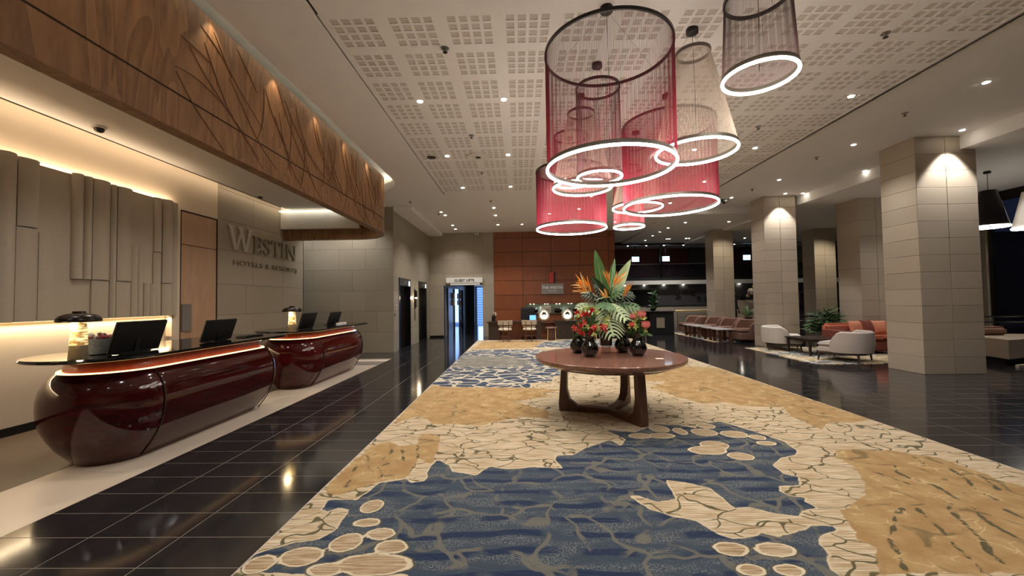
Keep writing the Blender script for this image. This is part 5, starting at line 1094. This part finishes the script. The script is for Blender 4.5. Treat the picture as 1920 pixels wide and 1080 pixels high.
def office_chair(label,x,y):
    t=thing('office_chair',label,'chair',(x,y,0),'black office chairs'); MB().box(x-.27,y-.05,.62,x+.27,y+.05,1.22).done('backrest','blackmatt',t,bevel=.04,seg=3,smooth=True); MB().box(x-.26,y-.02,.45,x+.26,y+.48,.55).done('seat','blackmatt',t,bevel=.04,seg=3,smooth=True)
    for q in (-1,1): MB().box(x+q*.30-.02,y+.05,.66,x+q*.30+.02,y+.35,.70).done('armrest','black',t); MB().box(x+q*.30-.015,y+.18,.5,x+q*.30+.015,y+.22,.66).done('arm_post','black',t)
    MB().lathe([(.03,.08),(.03,.45)],10,(x,y+.22,0)).done('gas_column','darksteel',t)
    for k in range(5): a=k*2*PI/5; m=MB(); m.tube([(x,y+.22,.10),(x+.28*math.cos(a),y+.22+.28*math.sin(a),.06)],.018,6); m.done('base_arm','black',t); MB().sphere((x+.28*math.cos(a),y+.22+.28*math.sin(a),.03),.028,8,6).done('castor','black',t,smooth=True)
office_chair('black office chair behind the low counter, left of the egg lamps',.32,15.80); office_chair('black office chair behind the counter near the red flowers',2.62,15.80)
t=thing('potted_flowers','small black pot with pink blooms on the end of the low counter','plant',(-1.0,15.4,.71)); MB().box(-1.07,15.33,.71,-.93,15.47,.92).done('planter','black',t,bevel=.008)
rb=random.Random(9)
for k in range(12): a=rb.uniform(0,2*PI); r=rb.uniform(.02,.11); p=(-1.0+r*math.cos(a),15.4+r*.6*math.sin(a),.95+rb.uniform(0,.10)); stalk((-1.0,15.4,.90),(-1,15.4,.93),p,.003,'stem',t); MB().sphere(p,rb.uniform(.018,.03),7,5).done('bloom',rb.choice(['pinkp','cream','leafd']),t,smooth=True)
# niche contents
def pot(label,x,r,sz=.8): 
    t=thing('round_pot',label,'vase',(x,17.0,.93),'black ornaments in the niche'); MB().sphere((x,17.0,.93+r*sz),r,20,12,sz).done('pot_body','blackgloss',t,smooth=True); MB().lathe([(r*.4,0),(r*.45,.015)],16,(x,17.0,.93)).done('foot','darkwood',t)
pot('first round black pot in the niche, nearest the lift passage',.62,.17); pot('round black pot in the middle of the niche beside the picture',1.62,.165); pot('round black pot at the flower end of the niche',2.48-.1,.16,.9)
t=thing('framed_picture','white framed picture with a grey drawing leaning in the niche','picture',(1.08,17.08,.93)); MB().box(.86,17.06,.935,1.32,17.09,1.25).done('frame','white',t,bevel=.004); MB().box(.90,17.055,.975,1.28,17.06,1.21).done('picture_print','marble',t); MB().box(.97,17.05,1.06,1.21,17.054,1.12).done('drawing','signgrey',t)
t=thing('boat_ornament','small dark two-figured ornament in the niche','ornament',(2.02,17.0,.93)); MB().box(1.86,16.95,.93,2.18,17.05,.99).done('ornament_base','leafd',t,bevel=.01)
for q in (-.09,.08): MB().lathe([(.05,0),(.055,.06),(.03,.10),(.04,.14),(.01,.16)],12,(2.02+q,17.0,.99)).done('figure','blackmatt',t,smooth=True)
for x in (.45,.60,1.07,1.18,1.55,1.68,2.05,2.18):
    tag(MB().lathe([(.022,1.325),(.022,1.339)],12,(x,16.95,0)).done('niche_spot','lens2',loc=(x,16.95,1.34)),'tiny round spotlight in the top of the niche','spotlight','niche spotlights')
spot((.8,16.98,1.33),3,130,col=(.9,1,.9)); spot((1.9,16.98,1.33),3,130,col=(.9,1,.9))
t=thing('wall_sign','grey metal sign with white lettering hung on the timber wall','sign',(1.35,16.7,1.75)); MB().box(.92,16.74,1.74,1.84,16.775,2.18).done('sign_board','signgrey',t,bevel=.004)
split_letters(text('sign_lettering','THE WESTIN',.15,(1.38,16.735,1.96),(PI/2,0,0),'signwhite',t,.004,bold=.003)); split_letters(text('sign_subline','CAPE TOWN',.055,(1.38,16.735,1.86),(PI/2,0,0),'signwhite',t,.003))
for x in (1.0,1.76): m=MB(); m.tube([(x,16.76,1.96),(x,16.80,1.96)],.012,6); m.done('standoff','steel',t)
t=thing('red_wall_box','tall red box fixed above the grey sign','wall light',(1.36,16.7,2.2)); MB().box(1.25,16.66,2.2,1.43,16.79,2.64).done('red_panel','red',t,bevel=.006); MB().box(1.43,16.68,2.2,1.50,16.79,2.64).done('dark_side','blackmatt',t)  # plain red box with a black side, no lamp in it
# lifts sign
t=thing('lifts_sign','white sign board with dark capitals over the passage opening','sign',(-2.3,16.7,2.2)); MB().box(-3.05,16.70,2.26,-1.53,16.79,2.48).done('sign_board','white',t,bevel=.004); MB().box(-2.88,16.715,2.17,-1.64,16.79,2.26).done('lower_board','white',t)
split_letters(text('sign_lettering','GUEST LIFTS',.15,(-2.29,16.695,2.315),(PI/2,0,0),'grout',t,.004,bold=.002))
# lift wall fittings
t=thing('wall_sconce','slim metal wall sconce with a warm glowing middle between the two lift doors','wall light',(-3.7,14.36,1.5))
MB().box(-3.755,14.28,1.25,-3.74,14.44,1.95).done('sconce_plate','darksteel',t); MB().box(-3.74,14.30,1.62,-3.68,14.42,1.66).done('sconce_band','ledwarm',t); MB().lathe([(.03,1.3),(.045,1.6)],12,(-3.70,14.36,0)).done('lower_cone','steel',t,smooth=True); MB().lathe([(.045,1.67),(.03,1.9)],12,(-3.70,14.36,0)).done('upper_cone','darksteel',t,smooth=True)
l=bpy.data.lights.new('sconce_glow','POINT'); l.energy=4; l.color=(1,.8,.5); lo=bpy.data.objects.new('sconce_glow',l); C.objects.link(lo); lo.location=(-3.62,14.36,1.64)
t=tag(MB().box(-3.756,14.33,.85,-3.745,14.40,1.18).done('lift_call_panel','black',bevel=.003),'slim black call panel under the sconce between the lift doors','control panel')
t=thing('access_panel','small round button plate left of the first lift door','control panel',(-3.75,12.2,1.3)); 
for z_ in (1.40,1.28): m=MB(); m.tube([(-3.757,12.2,z_),(-3.75,12.2,z_)],.03,14); m.done('button','white',t)
t=tag(MB().box(-3.757,12.03,1.08,-3.748,12.09,1.16).done('key_switch','black',bevel=.003),'tiny black key switch below the round buttons near the lift corner','switch')
for k,y in enumerate((18.75,20.75)):
    t=thing('lobby_sconce','glowing sconce between the dark doors of the lift passage','wall light',(-3.1,y,1.5),'sconces in the lift passage'); MB().box(-3.12,y-.1,1.55,-3.06,y+.1,1.62).done('bracket','black',t); MB().lathe([(.05,1.3),(.06,1.54)],12,(-3.07,y,0)).done('lower_glass','cpetal',t,smooth=True); MB().lathe([(.06,1.63),(.05,1.9)],12,(-3.07,y,0)).done('upper_glass','cpetal',t,smooth=True)
l=bpy.data.lights.new('window_day','AREA'); l.energy=16; l.color=(.35,.55,1); l.size=1.1; l.size_y=2.2; l.shape='RECTANGLE'; lo=bpy.data.objects.new('window_day',l); C.objects.link(lo); lo.location=(-2.1,25.7,1.25); lo.rotation_euler=(R(-90),0,0)
for y in (18.5,21.5): spot((-2.3,y,2.4),14,120)
# mezzanine furnishings
for k,x in enumerate((6.65,8.37,12.93)):
    t=thing('wall_screen',['bright wall screen upstairs seen over the tallest leaf','bright wall screen upstairs in the middle bay','bright wall screen upstairs right of the tan column'][k],'screen',(x,23,3.75),'screens on the mezzanine'); MB().box(x-.2,22.98,3.6,x+.2,23.0,3.88).done('screen_panel','screen2',t); MB().box(x-.24,23.0,3.57,x+.24,23.04,3.91).done('screen_frame','black',t)
    MB().box(x-.03,23.0,3.9,x+.03,23.03,4.5).done('hanger','black',t)
for k in range(5): 
    x=8.4+.28*k; t=thing('bar_stool','dark upholstered stool behind the mezzanine glass','stool',(x,22.2,2.5),'stools on the mezzanine'); MB().lathe([(.10,2.98),(.11,3.05),(.0,3.07)],14,(x,22.2,0)).done('stool_seat','darkred',t,smooth=True); MB().lathe([(.015,2.5),(.015,2.98)],8,(x,22.2,0)).done('stool_post','darksteel',t); MB().lathe([(.09,2.5),(.09,2.515)],14,(x,22.2,0)).done('stool_base','darksteel',t)
t=thing('white_poster','white lit poster panel under the mezzanine right of the ochre column','poster',(14.6,20.6,1.5)); MB().box(14.45,20.6,1.12,15.1,20.64,1.95).done('poster_board','marble',t,bevel=.004); MB().box(14.52,20.595,1.5,15.03,20.6,1.58).done('scribble','grout',t)
spot((14.8,20.1,2.15),6,80,aim=(0,.35,-.6))
# flower arrangement + wall vase beside the tan columns
t=thing('pale_bouquet','round bouquet of pale blossoms glimpsed between the tan column and the lit column','flowers',(10.9,18.6,0)); rb=random.Random(15); MB().lathe([(.2,0),(.25,.9),(.12,1.0)],16,(10.9,18.6,0)).done('pedestal','stone',t,smooth=True)
for k in range(40): 
    a=rb.uniform(0,2*PI); e=rb.uniform(-.4,1.5); r=.40; MB().sphere((10.9+r*math.cos(a)*math.cos(e),18.6+r*math.sin(a)*math.cos(e),1.65+r*math.sin(e)*.9),.07,7,5).done('blossom',['cpetal','cream','brownfab'][k%3],t,smooth=True)
MB().lathe([(.03,.98),(.03,1.5)],8,(10.9,18.6,0)).done('stem_bundle','stem',t)
# ================================================================ PERSON
def person(x,y,yaw,label):
    t=thing('person',label,'person',(0,0,0))
    V=[(0,0,.95),(0,.0,1.15),(0,.01,1.38),(0,0,1.50),(0,-.01,1.58),(.19,.01,1.42),(.25,.03,1.15),(.22,-.10,.94),(-.19,.01,1.42),(-.25,.03,1.15),(-.22,-.10,.94),(.10,0,.90),(.11,-.02,.50),(.11,.03,.09),(.12,-.10,.04),(-.10,0,.90),(-.11,.0,.50),(-.11,.05,.09),(-.12,-.08,.04)]
    Ed=[(0,1),(1,2),(2,3),(3,4),(2,5),(5,6),(6,7),(2,8),(8,9),(9,10),(0,11),(11,12),(12,13),(13,14),(0,15),(15,16),(16,17),(17,18)]
    rad=[.15,.135,.15,.065,.055,.075,.055,.038,.075,.055,.038,.10,.072,.048,.04,.10,.072,.048,.04]
    me=bpy.data.meshes.new('body'); me.from_pydata(V,Ed,[]); o=bpy.data.objects.new('body',me); C.objects.link(o)
    sk=o.modifiers.new('s','SKIN'); me.skin_vertices.new() if not me.skin_vertices else None
    for i,r in enumerate(rad): me.skin_vertices[0].data[i].radius=(r,r*.72 if i in(0,1,2) else r)
    me.skin_vertices[0].data[0].use_root=True; ss=o.modifiers.new('u','SUBSURF'); ss.levels=2
    dg=bpy.context.evaluated_depsgraph_get(); dg.update(); m2=bpy.data.meshes.new_from_object(o.evaluated_get(dg)); bpy.data.objects.remove(o)
    m2.materials.clear(); m2.materials.append(M['navy']); m2.name='suited_body'; b=bpy.data.objects.new('suited_body',m2); C.objects.link(b); b.parent=t
    MB().sphere((0,-.01,1.675),.10,18,14,1.22).done('head','skin',t,smooth=True)
    m=MB(); m.lathe([(.02,-.02),(.028,0),(.014,.02)],8,(0,-.115,1.665)); m.done('nose','skin',t,smooth=True)
    for q in (-1,1): MB().sphere((q*.035,-.10,1.685),.012,8,6).done('eye','black',t,smooth=True); MB().sphere((q*.10,0,1.67),.022,8,6,1.4).done('ear','skin',t,smooth=True)
    MB().box(-.025,-.108,1.618,.025,-.095,1.624).done('mouth','coralred',t)
    MB().lathe([(.104,.0),(.108,.05),(.09,.10),(.04,.128),(0,.13)],18,(0,.012,1.68)).done('hair','black',t,smooth=True)
    for q in (-1,1):
        m=MB(); hx,hy,hz=q*.22,-.11,.92; m.box(hx-.022,hy-.04,hz-.09,hx+.022,hy+.04,hz); m.done('palm','skin',t,bevel=.012,smooth=True)
        for k in range(4): L_=[.075,.085,.08,.062][k]; yy=hy-.03+.02*k; m=MB(); m.tube([(hx,yy,hz-.08),(hx-q*.004,yy-.004,hz-.08-L_*.5),(hx-q*.016,yy-.01,hz-.08-L_)],[.0095,.009,.006],6); m.done('finger','skin',t,smooth=True)
        m=MB(); m.tube([(hx,hy-.035,hz-.03),(hx-q*.01,hy-.062,hz-.06),(hx-q*.014,hy-.068,hz-.095)],[.011,.010,.007],6); m.done('thumb','skin',t,smooth=True)
        MB().box(q*.115-.05,-.19,0,q*.115+.05,.09,.075).done('shoe','black',t,bevel=.025,seg=3,smooth=True)
    t.location=(x,y,0); t.rotation_euler=(0,0,yaw)
person(9.3,17.7,R(30),'person in a dark navy suit standing between the tan column and the lit column')
